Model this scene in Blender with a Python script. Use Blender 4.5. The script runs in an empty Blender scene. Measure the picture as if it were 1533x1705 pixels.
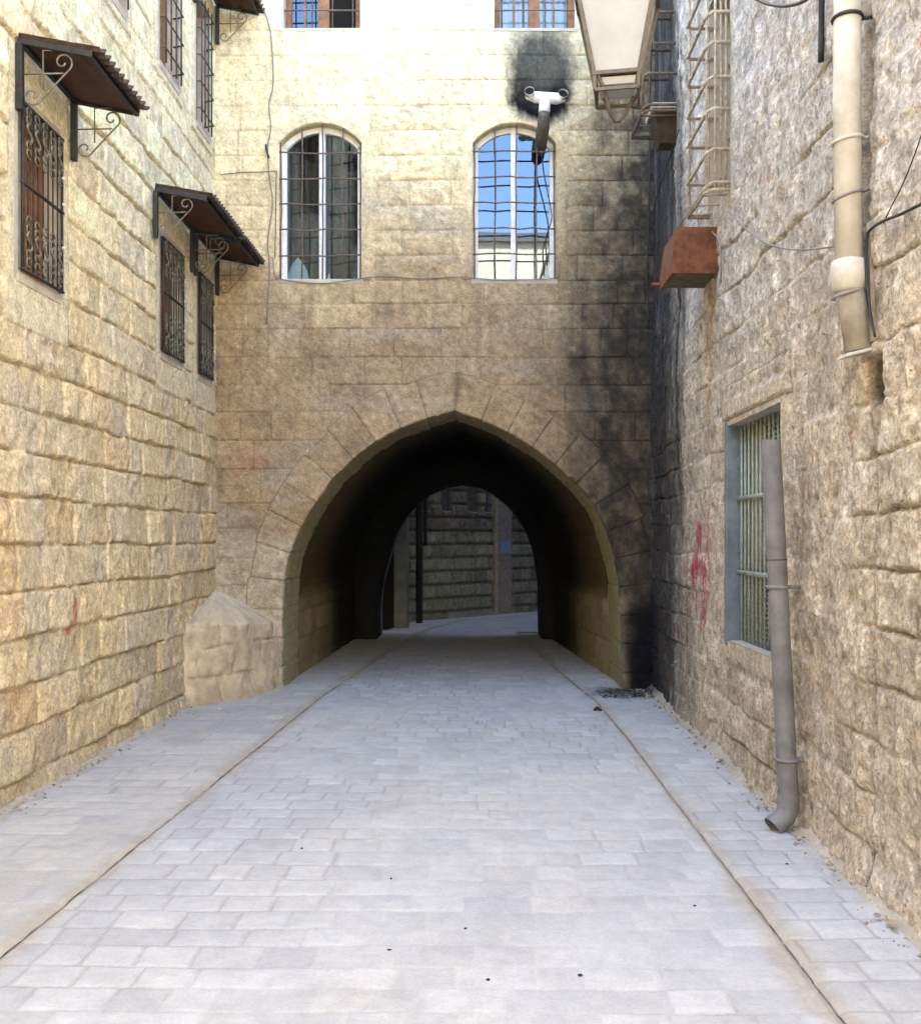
import bpy, math, random
import numpy as np
from math import radians as R, sin, cos, pi
random.seed(7)
S = bpy.context.scene
# ------------------------------------------------------------------ camera, light, exposure
F, VX, VY, W0, H0 = 1650.0, 790.0, 895.0, 1533.0, 1705.0
cd = bpy.data.cameras.new('camera'); cam = bpy.data.objects.new('camera', cd)
S.collection.objects.link(cam); S.camera = cam
cam.location = (0, 0, 1.6); cam.rotation_euler = (R(90), 0, 0)
cd.sensor_fit = 'VERTICAL'; cd.sensor_height = 36; cd.lens = 36*F/H0
cd.shift_x = -(VX-W0/2)/H0; cd.shift_y = (VY-H0/2)/H0
cd.clip_start = 0.05; cd.clip_end = 2000
S.render.resolution_x = 920; S.render.resolution_y = 1024
S.render.engine = 'CYCLES'
S.cycles.max_bounces = 8; S.cycles.diffuse_bounces = 6
SUN_EL, SUN_AZ = 44.0, -35.0      # azimuth measured from +Y (street axis ahead) towards +X
w = bpy.data.worlds.new('World'); S.world = w; w.use_nodes = True
nt = w.node_tree; bg = nt.nodes['Background']
sky = nt.nodes.new('ShaderNodeTexSky'); sky.sky_type = 'NISHITA'; sky.sun_disc = False
sky.sun_elevation = R(SUN_EL); sky.sun_rotation = R(SUN_AZ)
sky.air_density = 1.0; sky.dust_density = 1.2
nt.links.new(sky.outputs[0], bg.inputs[0]); bg.inputs[1].default_value = 0.15
sl = bpy.data.lights.new('sun', 'SUN'); sl.energy = 5.0; sl.angle = R(0.5); sl.color = (1, .95, .86)
so = bpy.data.objects.new('sun', sl); S.collection.objects.link(so)
so.rotation_euler = (R(90-SUN_EL), 0, R(180-SUN_AZ)); so.location = (0, 0, 30)
S.view_settings.view_transform = 'Standard'; S.view_settings.look = 'None'
S.view_settings.exposure = 3.78; S.view_settings.gamma = 1.0

# ------------------------------------------------------------------ helpers
col = S.collection
def tag(o, label=None, cat=None, group=None, kind=None):
    if label: o['label'] = label
    if cat: o['category'] = cat
    if group: o['group'] = group
    if kind: o['kind'] = kind
    return o
def thing(name, label, cat, loc=(0, 0, 0), group=None, parent=None):
    o = bpy.data.objects.new(name, None); col.objects.link(o); o.location = loc
    o.empty_display_size = .1
    if parent: o.parent = parent
    return tag(o, label, cat, group)
def link(name, me, mat, parent=None):
    o = bpy.data.objects.new(name, me); col.objects.link(o)
    if mat: me.materials.append(mat)
    if parent:
        o.parent = parent
        p = parent; off = np.array(p.location)
        while p.parent: p = p.parent; off = off+np.array(p.location)
        o.location = tuple(-off)        # meshes are written in world coordinates
    return o
class MB:
    def __init__(s): s.v = []; s.f = []
    def box(s, x0, x1, y0, y1, z0, z1):
        n = len(s.v)
        s.v += [(x, y, z) for z in (z0, z1) for y in (y0, y1) for x in (x0, x1)]
        s.f += [(n, n+2, n+3, n+1), (n+4, n+5, n+7, n+6), (n, n+1, n+5, n+4), (n+2, n+6, n+7, n+3), (n, n+4, n+6, n+2), (n+1, n+3, n+7, n+5)]
        return s
    def hexa(s, b, t):
        n = len(s.v); s.v += [tuple(p) for p in b]+[tuple(p) for p in t]; k = len(b)
        s.f += [tuple(n+i for i in range(k))[::-1], tuple(n+k+i for i in range(k))]
        s.f += [(n+i, n+(i+1) % k, n+k+(i+1) % k, n+k+i) for i in range(k)]
        return s
    def tube(s, pts, r, n=8, cap=True, flat=None):
        P = [np.array(p, float) for p in pts]; k = len(P); base = len(s.v)
        T = []
        for i in range(k):
            t = P[min(i+1, k-1)]-P[max(i-1, 0)]; T.append(t/(np.linalg.norm(t)+1e-9))
        a = np.array([0, 0, 1.]) if abs(T[0][2]) < .9 else np.array([1., 0, 0])
        u = np.cross(T[0], a); u /= np.linalg.norm(u)
        for i in range(k):
            u = u-T[i]*np.dot(u, T[i]); u /= (np.linalg.norm(u)+1e-9); q = np.cross(T[i], u)
            rr = r[i] if hasattr(r, '__len__') else r
            for j in range(n):
                a = 2*pi*j/n; s.v.append(tuple(P[i]+rr*(cos(a)*u+sin(a)*q)))
        for i in range(k-1):
            for j in range(n):
                j2 = (j+1) % n
                s.f.append((base+i*n+j, base+i*n+j2, base+(i+1)*n+j2, base+(i+1)*n+j))
        if cap:
            s.f.append(tuple(base+j for j in range(n))[::-1]); s.f.append(tuple(base+(k-1)*n+j for j in range(n)))
        return s
    def bar(s, p, q, wd, th=None):
        th = th or wd; p = np.array(p, float); q = np.array(q, float); t = q-p; t /= np.linalg.norm(t)
        a = np.array([0, 0, 1.]) if abs(t[2]) < .9 else np.array([1., 0, 0])
        u = np.cross(t, a); u /= np.linalg.norm(u); v = np.cross(t, u)
        c = [u*wd/2*i+v*th/2*j for i, j in ((-1, -1), (1, -1), (1, 1), (-1, 1))]
        return s.hexa([p+k for k in c], [q+k for k in c])
    def build(s, name, mat, parent=None, smooth=False, bevel=0):
        me = bpy.data.meshes.new(name); me.from_pydata([tuple(map(float, v)) for v in s.v], [], s.f)
        if smooth: me.polygons.foreach_set('use_smooth', [len(f) == 4 for f in s.f])
        me.update(); o = link(name, me, mat, parent)
        if bevel:
            b = o.modifiers.new('bevel', 'BEVEL'); b.width = bevel; b.segments = 2; b.limit_method = 'ANGLE'
        return o
def catmull(pts, n):
    P = np.array(pts, float); P = np.vstack([2*P[0]-P[1], P, 2*P[-1]-P[-2]]); out = []
    for i in range(1, len(P)-2):
        for k in range(n):
            t = k/n; a, b, c, d = P[i-1], P[i], P[i+1], P[i+2]
            out.append(.5*((2*b)+(-a+c)*t+(2*a-5*b+4*c-d)*t*t+(-a+3*b-3*c+d)*t**3))
    out.append(P[-2]); return np.array(out)
# --- value noise
_rt = np.random.RandomState(3).rand(512, 512)
def vn(x, y):
    xi = np.floor(x).astype(int); yi = np.floor(y).astype(int); fx = x-xi; fy = y-yi
    fx = fx*fx*(3-2*fx); fy = fy*fy*(3-2*fy)
    g = lambda a, b: _rt[a % 512, b % 512]
    return (g(xi, yi)*(1-fx)+g(xi+1, yi)*fx)*(1-fy)+(g(xi, yi+1)*(1-fx)+g(xi+1, yi+1)*fx)*fy
def fbm(x, y, o=4, s=0):
    r = 0; a = .5; t = 0
    for k in range(o):
        r = r+a*vn(x+17.3*k+s*31.7, y+9.1*k+s*13.1); t += a; x = x*2.03; y = y*2.03; a *= .5
    return r/t*2-1
def sst(a, b, x):
    t = np.clip((x-a)/(b-a), 0, 1); return t*t*(3-2*t)
def h2(a, b, k): return _rt[(a*37+k*101+b*11) % 512, (b*53+k*29+a*7) % 512]
def courses(U, V, cb, lmin, lmax, seed, wav=.02, wu=.015):
    """course and block layout: returns ids, distances to bed and head joints, fraction in course"""
    rs = np.random.RandomState(seed)
    Vw = V+wav*fbm(U*1.1, V*1.3, 3, seed)+wav*.35*fbm(U*6, V*5, 2, seed+1); Uw = U+wu*fbm(U*2, V*5, 3, seed+2)
    cb = np.array(cb); ci = np.clip(np.searchsorted(cb, Vw)-1, 0, len(cb)-2)
    lo = cb[ci]; hi = cb[ci+1]; dh = np.minimum(Vw-lo, hi-Vw); fr = (Vw-lo)/(hi-lo)
    bi = np.zeros_like(ci); dv = np.zeros_like(U); u0, u1 = U.min()-1, U.max()+1
    for c in range(len(cb)-1):
        j = [u0-rs.rand()*lmax]
        while j[-1] < u1+lmax: j.append(j[-1]+rs.uniform(lmin, lmax))
        j = np.array(j); m = ci == c
        if not m.any(): continue
        k = np.clip(np.searchsorted(j, Uw[m])-1, 0, len(j)-2); bi[m] = k
        dv[m] = np.minimum(Uw[m]-j[k], j[k+1]-Uw[m])
    return ci, bi, dh, dv, fr
def mkcb(z0, z1, a, b, seed):
    rs = np.random.RandomState(seed); c = [z0]
    while c[-1] < z1: c.append(c[-1]+rs.uniform(a, b))
    return c
def axis(a, b, stepf, snaps=()):
    x = [a]
    while x[-1] < b: x.append(x[-1]+stepf(x[-1]))
    x[-1] = b; x = np.array(x)
    for s_ in snaps:
        if a < s_ < b: x[np.argmin(abs(x-s_))] = s_
    return np.unique(x)
def grid(name, P, C, mat, parent=None, mask=None, flip=False):
    nu, nv = P.shape[:2]; idx = np.arange(nu*nv).reshape(nu, nv)
    q = np.stack([idx[:-1, :-1], idx[1:, :-1], idx[1:, 1:], idx[:-1, 1:]], -1)
    if flip: q = q[..., ::-1]
    q = q.reshape(-1, 4)
    if mask is not None: q = q[mask[:nu-1, :nv-1].reshape(-1)]
    used, inv = np.unique(q, return_inverse=True); inv = inv.reshape(-1)
    me = bpy.data.meshes.new(name); n = len(used); m = len(q)
    me.vertices.add(n); me.vertices.foreach_set('co', P.reshape(-1, 3)[used].astype(np.float32).ravel())
    me.loops.add(m*4); me.loops.foreach_set('vertex_index', inv.astype(np.int32))
    me.polygons.add(m); me.polygons.foreach_set('loop_start', np.arange(0, m*4, 4, dtype=np.int32))
    me.polygons.foreach_set('use_smooth', np.ones(m, bool))
    me.update(calc_edges=True)
    a = me.color_attributes.new('Col', 'FLOAT_COLOR', 'POINT')
    c4 = np.ones((n, 4), np.float32); c4[:, :3] = np.clip(C.reshape(-1, 3)[used], 0.004, .9); a.data.foreach_set('color', c4.ravel())
    return link(name, me, mat, parent)
def mixc(C, c, m): return C*(1-m[..., None])+np.array(c)*m[..., None]
def rectdist(U, V, r):
    """signed distance to rectangle (u0,u1,v0,v1), negative inside"""
    dx = np.maximum(r[0]-U, U-r[1]); dy = np.maximum(r[2]-V, V-r[3])
    return np.where((dx < 0) & (dy < 0), np.maximum(dx, dy), np.hypot(np.maximum(dx, 0), np.maximum(dy, 0)))

# ------------------------------------------------------------------ materials
def mat(name, c, rough=.7, metal=0, nscale=0, namt=.25, bump=0, bscale=60, spec=.3, c2=None):
    m = bpy.data.materials.new(name); m.use_nodes = True; t = m.node_tree; b = t.nodes['Principled BSDF']
    b.inputs['Roughness'].default_value = rough; b.inputs['Metallic'].default_value = metal
    b.inputs['Base Color'].default_value = (*c, 1); b.inputs['Specular IOR Level'].default_value = spec
    if nscale:
        tc = t.nodes.new('ShaderNodeTexCoord'); n = t.nodes.new('ShaderNodeTexNoise'); n.inputs['Scale'].default_value = nscale
        n.inputs['Detail'].default_value = 6; n.inputs['Roughness'].default_value = .65
        t.links.new(tc.outputs['Object'], n.inputs['Vector'])
        r = t.nodes.new('ShaderNodeValToRGB'); r.color_ramp.elements[0].position = .32; r.color_ramp.elements[1].position = .7
        k = c2 or tuple(x*(1-namt) for x in c); r.color_ramp.elements[0].color = (*k, 1); r.color_ramp.elements[1].color = (*[min(1, x*(1+namt*.5)) for x in c], 1)
        t.links.new(n.outputs[0], r.inputs[0]); t.links.new(r.outputs[0], b.inputs['Base Color'])
    if bump:
        tc = t.nodes.new('ShaderNodeTexCoord'); n = t.nodes.new('ShaderNodeTexNoise'); n.inputs['Scale'].default_value = bscale; n.inputs['Detail'].default_value = 5
        t.links.new(tc.outputs['Object'], n.inputs['Vector'])
        bp = t.nodes.new('ShaderNodeBump'); bp.inputs['Strength'].default_value = bump; bp.inputs['Distance'].default_value = .004
        t.links.new(n.outputs[0], bp.inputs['Height']); t.links.new(bp.outputs[0], b.inputs['Normal'])
    return m
def stone_mat(name, s1=55, amt=.35, pit=.6, bd=.006, stretch=(1, 1, 1)):
    """vertex colour carries each block's own colour and its stains; noise adds grain and pits"""
    m = bpy.data.materials.new(name); m.use_nodes = True; t = m.node_tree; L = t.links.new; N = t.nodes.new; b = t.nodes['Principled BSDF']
    b.inputs['Roughness'].default_value = .92; b.inputs['Specular IOR Level'].default_value = .15
    at = N('ShaderNodeAttribute'); at.attribute_name = 'Col'
    tc = N('ShaderNodeTexCoord'); mp = N('ShaderNodeMapping'); mp.inputs['Scale'].default_value = stretch
    L(tc.outputs['Object'], mp.inputs[0])
    n1 = N('ShaderNodeTexNoise'); n1.inputs['Scale'].default_value = s1; n1.inputs['Detail'].default_value = 7; n1.inputs['Roughness'].default_value = .7; L(mp.outputs[0], n1.inputs[0])
    n2 = N('ShaderNodeTexNoise'); n2.inputs['Scale'].default_value = 13; n2.inputs['Detail'].default_value = 6; n2.inputs['Roughness'].default_value = .65; L(mp.outputs[0], n2.inputs[0])
    v = N('ShaderNodeTexVoronoi'); v.inputs['Scale'].default_value = 38; L(mp.outputs[0], v.inputs['Vector'])
    pr = N('ShaderNodeMapRange'); pr.inputs[1].default_value = .05; pr.inputs[2].default_value = .28; L(v.outputs['Distance'], pr.inputs[0])
    # pits only where coarse noise allows
    g = N('ShaderNodeMapRange'); g.inputs[1].default_value = .5; g.inputs[2].default_value = .62; L(n2.outputs[0], g.inputs[0])
    inv = N('ShaderNodeMath'); inv.operation = 'SUBTRACT'; inv.inputs[0].default_value = 1; L(pr.outputs[0], inv.inputs[1])
    pm = N('ShaderNodeMath'); pm.operation = 'MULTIPLY'; L(inv.outputs[0], pm.inputs[0]); L(g.outputs[0], pm.inputs[1])
    r1 = N('ShaderNodeMapRange'); r1.inputs[1].default_value = .3; r1.inputs[2].default_value = .7; r1.inputs[3].default_value = 1-amt; r1.inputs[4].default_value = 1+amt*.7; L(n1.outputs[0], r1.inputs[0])
    r2 = N('ShaderNodeMapRange'); r2.inputs[1].default_value = .3; r2.inputs[2].default_value = .7; r2.inputs[3].default_value = 1-amt*.75; r2.inputs[4].default_value = 1+amt*.6; L(n2.outputs[0], r2.inputs[0])
    mm = N('ShaderNodeMath'); mm.operation = 'MULTIPLY'; L(r1.outputs[0], mm.inputs[0]); L(r2.outputs[0], mm.inputs[1])
    p2 = N('ShaderNodeMapRange'); p2.inputs[3].default_value = 1; p2.inputs[4].default_value = 1-pit*.6; L(pm.outputs[0], p2.inputs[0])
    m3 = N('ShaderNodeMath'); m3.operation = 'MULTIPLY'; L(mm.outputs[0], m3.inputs[0]); L(p2.outputs[0], m3.inputs[1])
    vm = N('ShaderNodeVectorMath'); vm.operation = 'SCALE'; L(at.outputs['Color'], vm.inputs[0]); L(m3.outputs[0], vm.inputs['Scale'])
    L(vm.outputs[0], b.inputs['Base Color'])
    h1 = N('ShaderNodeMath'); h1.operation = 'MULTIPLY_ADD'; h1.inputs[1].default_value = -pit*1.2; L(pm.outputs[0], h1.inputs[0]); L(n1.outputs[0], h1.inputs[2])
    h2_ = N('ShaderNodeMath'); h2_.operation = 'MULTIPLY_ADD'; h2_.inputs[1].default_value = 1.2; L(n2.outputs[0], h2_.inputs[0]); L(h1.outputs[0], h2_.inputs[2])
    bp = N('ShaderNodeBump'); bp.inputs['Strength'].default_value = .9; bp.inputs['Distance'].default_value = bd
    L(h2_.outputs[0], bp.inputs['Height']); L(bp.outputs[0], b.inputs['Normal'])
    return m
M_LEFT = stone_mat('honey_limestone', 48, .40, .7, .014)
M_FAC = stone_mat('dressed_limestone', 55, .36, .6, .011)
M_RIGHT = stone_mat('eroded_limestone', 42, .50, .8, .018)
M_TUN = stone_mat('vault_stone', 45, .3, .4, .008)
M_PAVE = stone_mat('basalt_and_limestone_paving', 70, .12, .12, .003)
M_CEM = stone_mat('cement', 60, .16, .3, .005)
def glass(name, refl=.35, tint=(.7, .85, 1)):
    m = bpy.data.materials.new(name); m.use_nodes = True; t = m.node_tree; t.nodes.clear()
    o = t.nodes.new('ShaderNodeOutputMaterial'); mx = t.nodes.new('ShaderNodeMixShader'); a = t.nodes.new('ShaderNodeBsdfTransparent'); g = t.nodes.new('ShaderNodeBsdfGlossy')
    a.inputs[0].default_value = (.62, .66, .66, 1); g.inputs['Roughness'].default_value = .01; g.inputs['Color'].default_value = (*tint, 1)
    lw = t.nodes.new('ShaderNodeFresnel'); lw.inputs[0].default_value = 1.5
    ad = t.nodes.new('ShaderNodeMath'); ad.operation = 'ADD'; ad.use_clamp = True; ad.inputs[1].default_value = refl
    t.links.new(lw.outputs[0], ad.inputs[0]); t.links.new(ad.outputs[0], mx.inputs[0])
    t.links.new(a.outputs[0], mx.inputs[1]); t.links.new(g.outputs[0], mx.inputs[2]); t.links.new(mx.outputs[0], o.inputs[0])
    # slightly uneven panes
    n = t.nodes.new('ShaderNodeTexNoise'); n.inputs['Scale'].default_value = 1.3; b = t.nodes.new('ShaderNodeBump'); b.inputs['Distance'].default_value = .004; b.inputs['Strength'].default_value = .12
    tc = t.nodes.new('ShaderNodeTexCoord'); t.links.new(tc.outputs['Object'], n.inputs[0]); t.links.new(n.outputs[0], b.inputs['Height']); t.links.new(b.outputs[0], g.inputs['Normal'])
    return m
M_GLASS = glass('window_glass', .075)
M_WHITE = mat('white_paint', (.78, .77, .73), .5, nscale=14, namt=.15)
M_IRON = mat('dark_iron', (.045, .042, .04), .6, .3, nscale=30, namt=.4)
M_IRONL = mat('weathered_grille_iron', (.10, .085, .065), .6, .2, nscale=40, namt=.5)
M_GRILL = mat('painted_scroll_iron', (.20, .19, .15), .5, .3, nscale=50, namt=.5)
M_RUSTBAR = mat('brown_bar', (.17, .115, .08), .7, .1, nscale=30, namt=.45)
M_CREAMBAR = mat('cream_painted_iron', (.46, .42, .32), .8, nscale=25, namt=.4, c2=(.27, .20, .13))
M_RUST = mat('rusty_sheet', (.175, .070, .036), .92, 0, nscale=11, namt=.5, bump=.6, c2=(.085, .036, .022))
M_RUSTB = mat('rusty_underside', (.14, .115, .07), .9, 0, nscale=14, namt=.5, bump=.5)
M_WOOD = mat('brown_shutter_wood', (.26, .12, .05), .6, nscale=12, namt=.45)
M_WOODD = mat('dark_red_board', (.075, .032, .020), .7, nscale=9, namt=.5)
M_ROOF = mat('dark_tin_roof', (.075, .052, .040), .8, nscale=18, namt=.5, bump=.3)
M_PIPEC = mat('cream_drainpipe', (.56, .54, .48), .6, nscale=6, namt=.22, bump=.3, c2=(.40, .375, .31))
M_PIPEG = mat('grey_plastic_pipe', (.185, .185, .19), .55, nscale=7, namt=.35, bump=.25)
M_PIPEW = mat('white_flue', (.85, .85, .83), .35)
M_DUCT = mat('sooty_duct', (.13, .11, .09), .7, .2, nscale=20, namt=.5)
M_BLACK = mat('pipe_mouth_black', (.006, .006, .007), .9)
M_CABLE = mat('black_cable', (.03, .03, .032), .5)
M_CABLEG = mat('grey_cable', (.22, .20, .18), .6)
M_BLUE = mat('blue_grey_paint', (.16, .205, .24), .6, nscale=10, namt=.3, bump=.2)
M_GREENBAR = mat('pale_green_bars', (.33, .37, .30), .6, nscale=20, namt=.3)
M_DARK = mat('dark_room', (.02, .018, .016), .9)
M_BODY = mat('building_body_plaster', (.42, .36, .27), .9, nscale=1.5, namt=.2)
M_CURT = mat('dull_curtain', (.14, .115, .085), .9, nscale=4, namt=.5)
M_CURTL = mat('white_curtain', (.7, .72, .72), .9)
M_LAMPG = mat('frosted_panel', (.40, .395, .38), .55, nscale=5, namt=.12)
M_LAMPF = mat('lantern_frame', (.13, .105, .075), .5, .2, nscale=40, namt=.35)
M_LEAF = mat('dry_leaf', (.035, .022, .014), .9)
M_LIT = mat('white_litter', (.75, .76, .78), .8)
M_PLAS = mat('old_plaster', (.48, .42, .33), .9, nscale=6, namt=.3, bump=.4)
M_SIGNB = mat('pale_blue_notice', (.30, .38, .62), .7, nscale=30, namt=.2)

# ------------------------------------------------------------------ openings (metres; camera at 0,0,1.6 looking +Y)
YF = 10.4; SC = F/YF
fx = lambda px: (px-VX)/SC
fz = lambda py: 1.6+(VY-py)/SC
XL, XR, XR2 = -2.7, 1.78, 1.86
LW = [(5.86, 6.46, 3.18, 4.2), (8.52, 9.15, 3.2, 4.2), (9.66, 10.17, 3.2, 4.2)]     # left wall lower windows
LWU = [(7.0, 7.68, 5.66, 6.9), (8.5, 9.06, 5.70, 6.95), (9.62, 10.10, 5.66, 6.9), (5.6, 6.25, 5.66, 6.9)]
RW = (5.7, 6.94, .88, 2.38)
RW2 = (6.86, 7.5, 4.05, 5.6)
RW3 = (9.0, 9.8, 5.4, 7.0)
FW = [(-2.048, -1.185), (-.019, .851)]
FWB, FWS, FWT = 4.31, 5.74, 5.95
FWU = [(-2.0, -1.2, 6.94, 8.3), (.208, 1.05, 6.94, 8.3)]

# ------------------------------------------------------------------ LEFT BUILDING
def left_building():
    root = thing('stone_building', 'honey coloured stone building with tin awnings along the left side of the lane', 'building', (XL, 6, 0))
    ops = LW+LWU
    U = axis(-8, 10.42, lambda y: .012 if 5.2 < y else (.02 if y > 3 else .08), [v for o in ops for v in o[:2]])
    V = axis(-.05, 7.5, lambda z: .0125 if z < 7.5 else .05, [v for o in ops for v in o[2:]])
    u, v = np.meshgrid(U, V, indexing='ij')
    cb = mkcb(-.12, 10, .25, .30, 5)
    ci, bi, dh, dv, fr = courses(u, v, cb, .26, .58, 11, .03)
    r1, r2, r3 = h2(ci, bi, 1), h2(ci, bi, 2), h2(ci, bi, 3)
    ero = fbm(u*3, v*3, 3, 4)
    jw = .010+.016*fbm(u*3, v*3, 3, 9)
    pb = sst(.0, np.maximum(jw, .004)*1.5, dh); pb = 1-(1-pb)*(.35+.65*sst(-.35, .05, fbm(u*2.2, v*2.2, 3, 19))); pv = sst(.0, .012, dv)
    pv = 1-(1-pv)*(.25+.5*r3)
    p = pb*pv
    D = .017*p+.022*(r1-.5)*p+.009*(1-fr)*p+.020*fbm(u*11, v*11, 6, 2)*(.3+.9*r2)+.010*ero+.016*fbm(u*1.3, v*1.3, 3, 55)
    D += .004*np.minimum(np.minimum(dh, dv)/.02, 1)
    up = sst(4.9, 5.5, v)          # finer ashlar above
    D = D*(1-.45*up)
    C = np.zeros(u.shape+(3,))+np.array([.76, .60, .345])
    C = mixc(C, [.90, .80, .51], sst(2.4, 4.8, v+.6*fbm(u*.8, v*.8, 3, 91))*.85)  # upper courses painted paler, imitating the strong light from above
    C *= (0.82+.32*r1)[..., None]
    C = mixc(C, [.64, .40, .22], sst(.84, .92, r2)*.3)
    C = mixc(C, [.60, .53, .41], sst(.72, .5, r3)*sst(.3, .5, r3)*.5)
    C *= (1+.10*fbm(u*5, v*5, 4, 8)+.22*fbm(u*16, v*16, 5, 18))[..., None]
    C = mixc(C, [.78, .66, .44], sst(.05, .5, fbm(u*2.5, v*2, 4, 14))*.5)
    C = mixc(C, [.52, .48, .41], sst(.1, .6, fbm(u*2.2+5, v*1.2, 4, 21))*.45*(1-up))
    C = mixc(C, [.40, .29, .16], (1-pb)*.45)
    # damp streaking and dirt at the foot
    foot = sst(.45, .0, v+.2*fbm(u*2, v, 3, 3)); C = mixc(C, [.45, .38, .27], foot*.5)
    D += .03*sst(.16, .0, v)*(.6+.4*fbm(u*8, v*8, 3, 5))
    # dressed surrounds round the openings
    mask = np.ones(u.shape, bool)
    uc = np.zeros_like(u); vc = np.zeros_like(v); uc[:-1, :-1] = (u[:-1, :-1]+u[1:, 1:])/2; vc[:-1, :-1] = (v[:-1, :-1]+v[1:, 1:])/2
    for i, o in enumerate(ops):
        big = (o[0]-.13, o[1]+.13, o[2]-(.32 if i < 3 else .12), o[3]+.32)
        d = rectdist(u, v, big); s = sst(.02, -.01, d)
        D = D*(1-s)+s*(.030+.003*fbm(u*6, v*6, 3, 1)); C = mixc(C, [.76, .66, .44], s*.85)
        C *= (1-.35*sst(.012, .0, abs(d)))[..., None]
        mask &= ~((uc > o[0]) & (uc < o[1]) & (vc > o[2]) & (vc < o[3]))
    # red paint daub
    for (yy, zz, a, b_) in ((6.68, 1.10, .035, .10), (6.66, 1.20, .012, .1), (6.63, 1.0, .05, .05)):
        d = ((u-yy)/a)**2+((v-zz)/b_)**2+.5*fbm(u*25, v*25, 2, 2); C = mixc(C, [.42, .06, .04], sst(1.15, .8, d)*.65)
    P = np.stack([XL-.03+D, u, v], -1)
    grid('wall', P, C, M_LEFT, root, mask)
    b = MB(); b.box(-9, XL-.55, -8, 10.35, 0, 7.4); b.build('building_body', M_BODY, root)
    b = MB(); b.box(-9, XL+.06, -8.1, 10.37, 7.45, 7.55); b.build('roof', M_BODY, root)
    return root
LB = left_building()

def scroll_pts(cx, cz, r, a0, a1, y, turns_in=.35, n=22):
    out = []
    for i in range(n+1):
        t = i/n; a = a0+(a1-a0)*t; q = r*(1-(1-turns_in)*t); out.append((cx+q*cos(a), y, cz+q*sin(a)))
    return out
def left_window(o, upper=False):
    y0, y1, z0, z1 = o; win = thing('window', None, None, (XL, (y0+y1)/2, z0), parent=LB)
    win.location = (0, (y0+y1)/2-6, z0)
    x = XL
    # reveal
    b = MB()
    b.box(x-.30, x+.002, y0-.05, y0, z0-.02, z1+.02); b.box(x-.30, x+.002, y1, y1+.05, z0-.02, z1+.02)
    b.box(x-.30, x+.002, y0, y1, z1, z1+.05); b.box(x-.30, x+.006, y0, y1, z0-.06, z0)
    b.build('reveal', M_PLAS, win)
    b = MB(); b.box(x-.36, x-.302, y0-.05, y1+.05, z0-.06, z1+.05); b.build('back_panel', M_DARK, win)
    # wooden shutters with pale gaps
    b = MB(); n = 6; wd = (y1-y0)/n
    xo = .10 if not upper else .12
    for i in range(n):
        if i == 2: continue
        b.box(x-xo-.03, x-xo, y0+i*wd+.008, y0+(i+1)*wd-.008, z0+.03, z1-.03)
    b.build('shutter', M_WOOD, win, bevel=.004)
    b = MB(); b.box(x-xo-.02, x-xo+.006, y0+2*wd, y0+2.45*wd, z0, z1); b.build('frame', M_GREENBAR, win)
    g = MB()
    if upper:
        for i in range(5):
            zz = z0+.12+i*.26; g.tube([(x-.05, y0, zz), (x+.045, y0+.02, zz), (x+.05, y1-.03, zz), (x-.05, y1, zz)], .008, 6)
        for i in range(4):
            yy = y0+.06+i*(y1-y0-.12)/3; g.tube([(x+.04, yy, z0), (x+.04, yy, z1)], .008, 6)
        g.build('grille', M_IRONL, win, True); return
    xg = x+.022
    nb = 9
    for i in range(nb):
        yy = y0+.02+i*(y1-y0-.04)/(nb-1); g.tube([(xg, yy, z0+.01), (xg, yy, z1-.01)], .005 if i % (nb-1) else .009, 6)
    for zz in (z0+.015, (z0+z1)/2+.02, z1-.015): g.bar((xg, y0, zz), (xg, y1, zz), .018, .014)
    g.build('grille', M_IRON, win, True)
    nn = 5; st = (y1-y0-.04)/nn
    for base in (z0+.03, z1-.34):
        s = MB()
        for i in range(nn):
            yc = y0+.02+(i+.5)*st; r = st*.30
            for zc in (base+.035, base+.085, base+.235, base+.285):
                sg = 1 if zc < base+.15 else -1
                pts = [(xg+.012, yc+r*cos(a)*.9, zc+r*.8*sin(a)) for a in np.linspace(0, 2*pi*.86, 11)]
                s.tube(pts, .0055, 5)
            pts = [(xg+.016, yc+.30*st*sin(t*2*pi), base+.10+t*.12) for t in np.linspace(0, 1, 9)]
            s.tube(pts, .0085, 5)
        s.build('scrollwork', M_GRILL, win, True)
    for zz in (z0+.3, (z0+z1)/2+.07, z0+.75): m = MB(); m.tube([(xg+.01, y1-.03, zz), (xg+.022, y1-.03, zz)], .010, 8); m.build('bolt', M_WHITE, win)
for o in LW: left_window(o)
for o in LWU: left_window(o, True)

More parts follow.
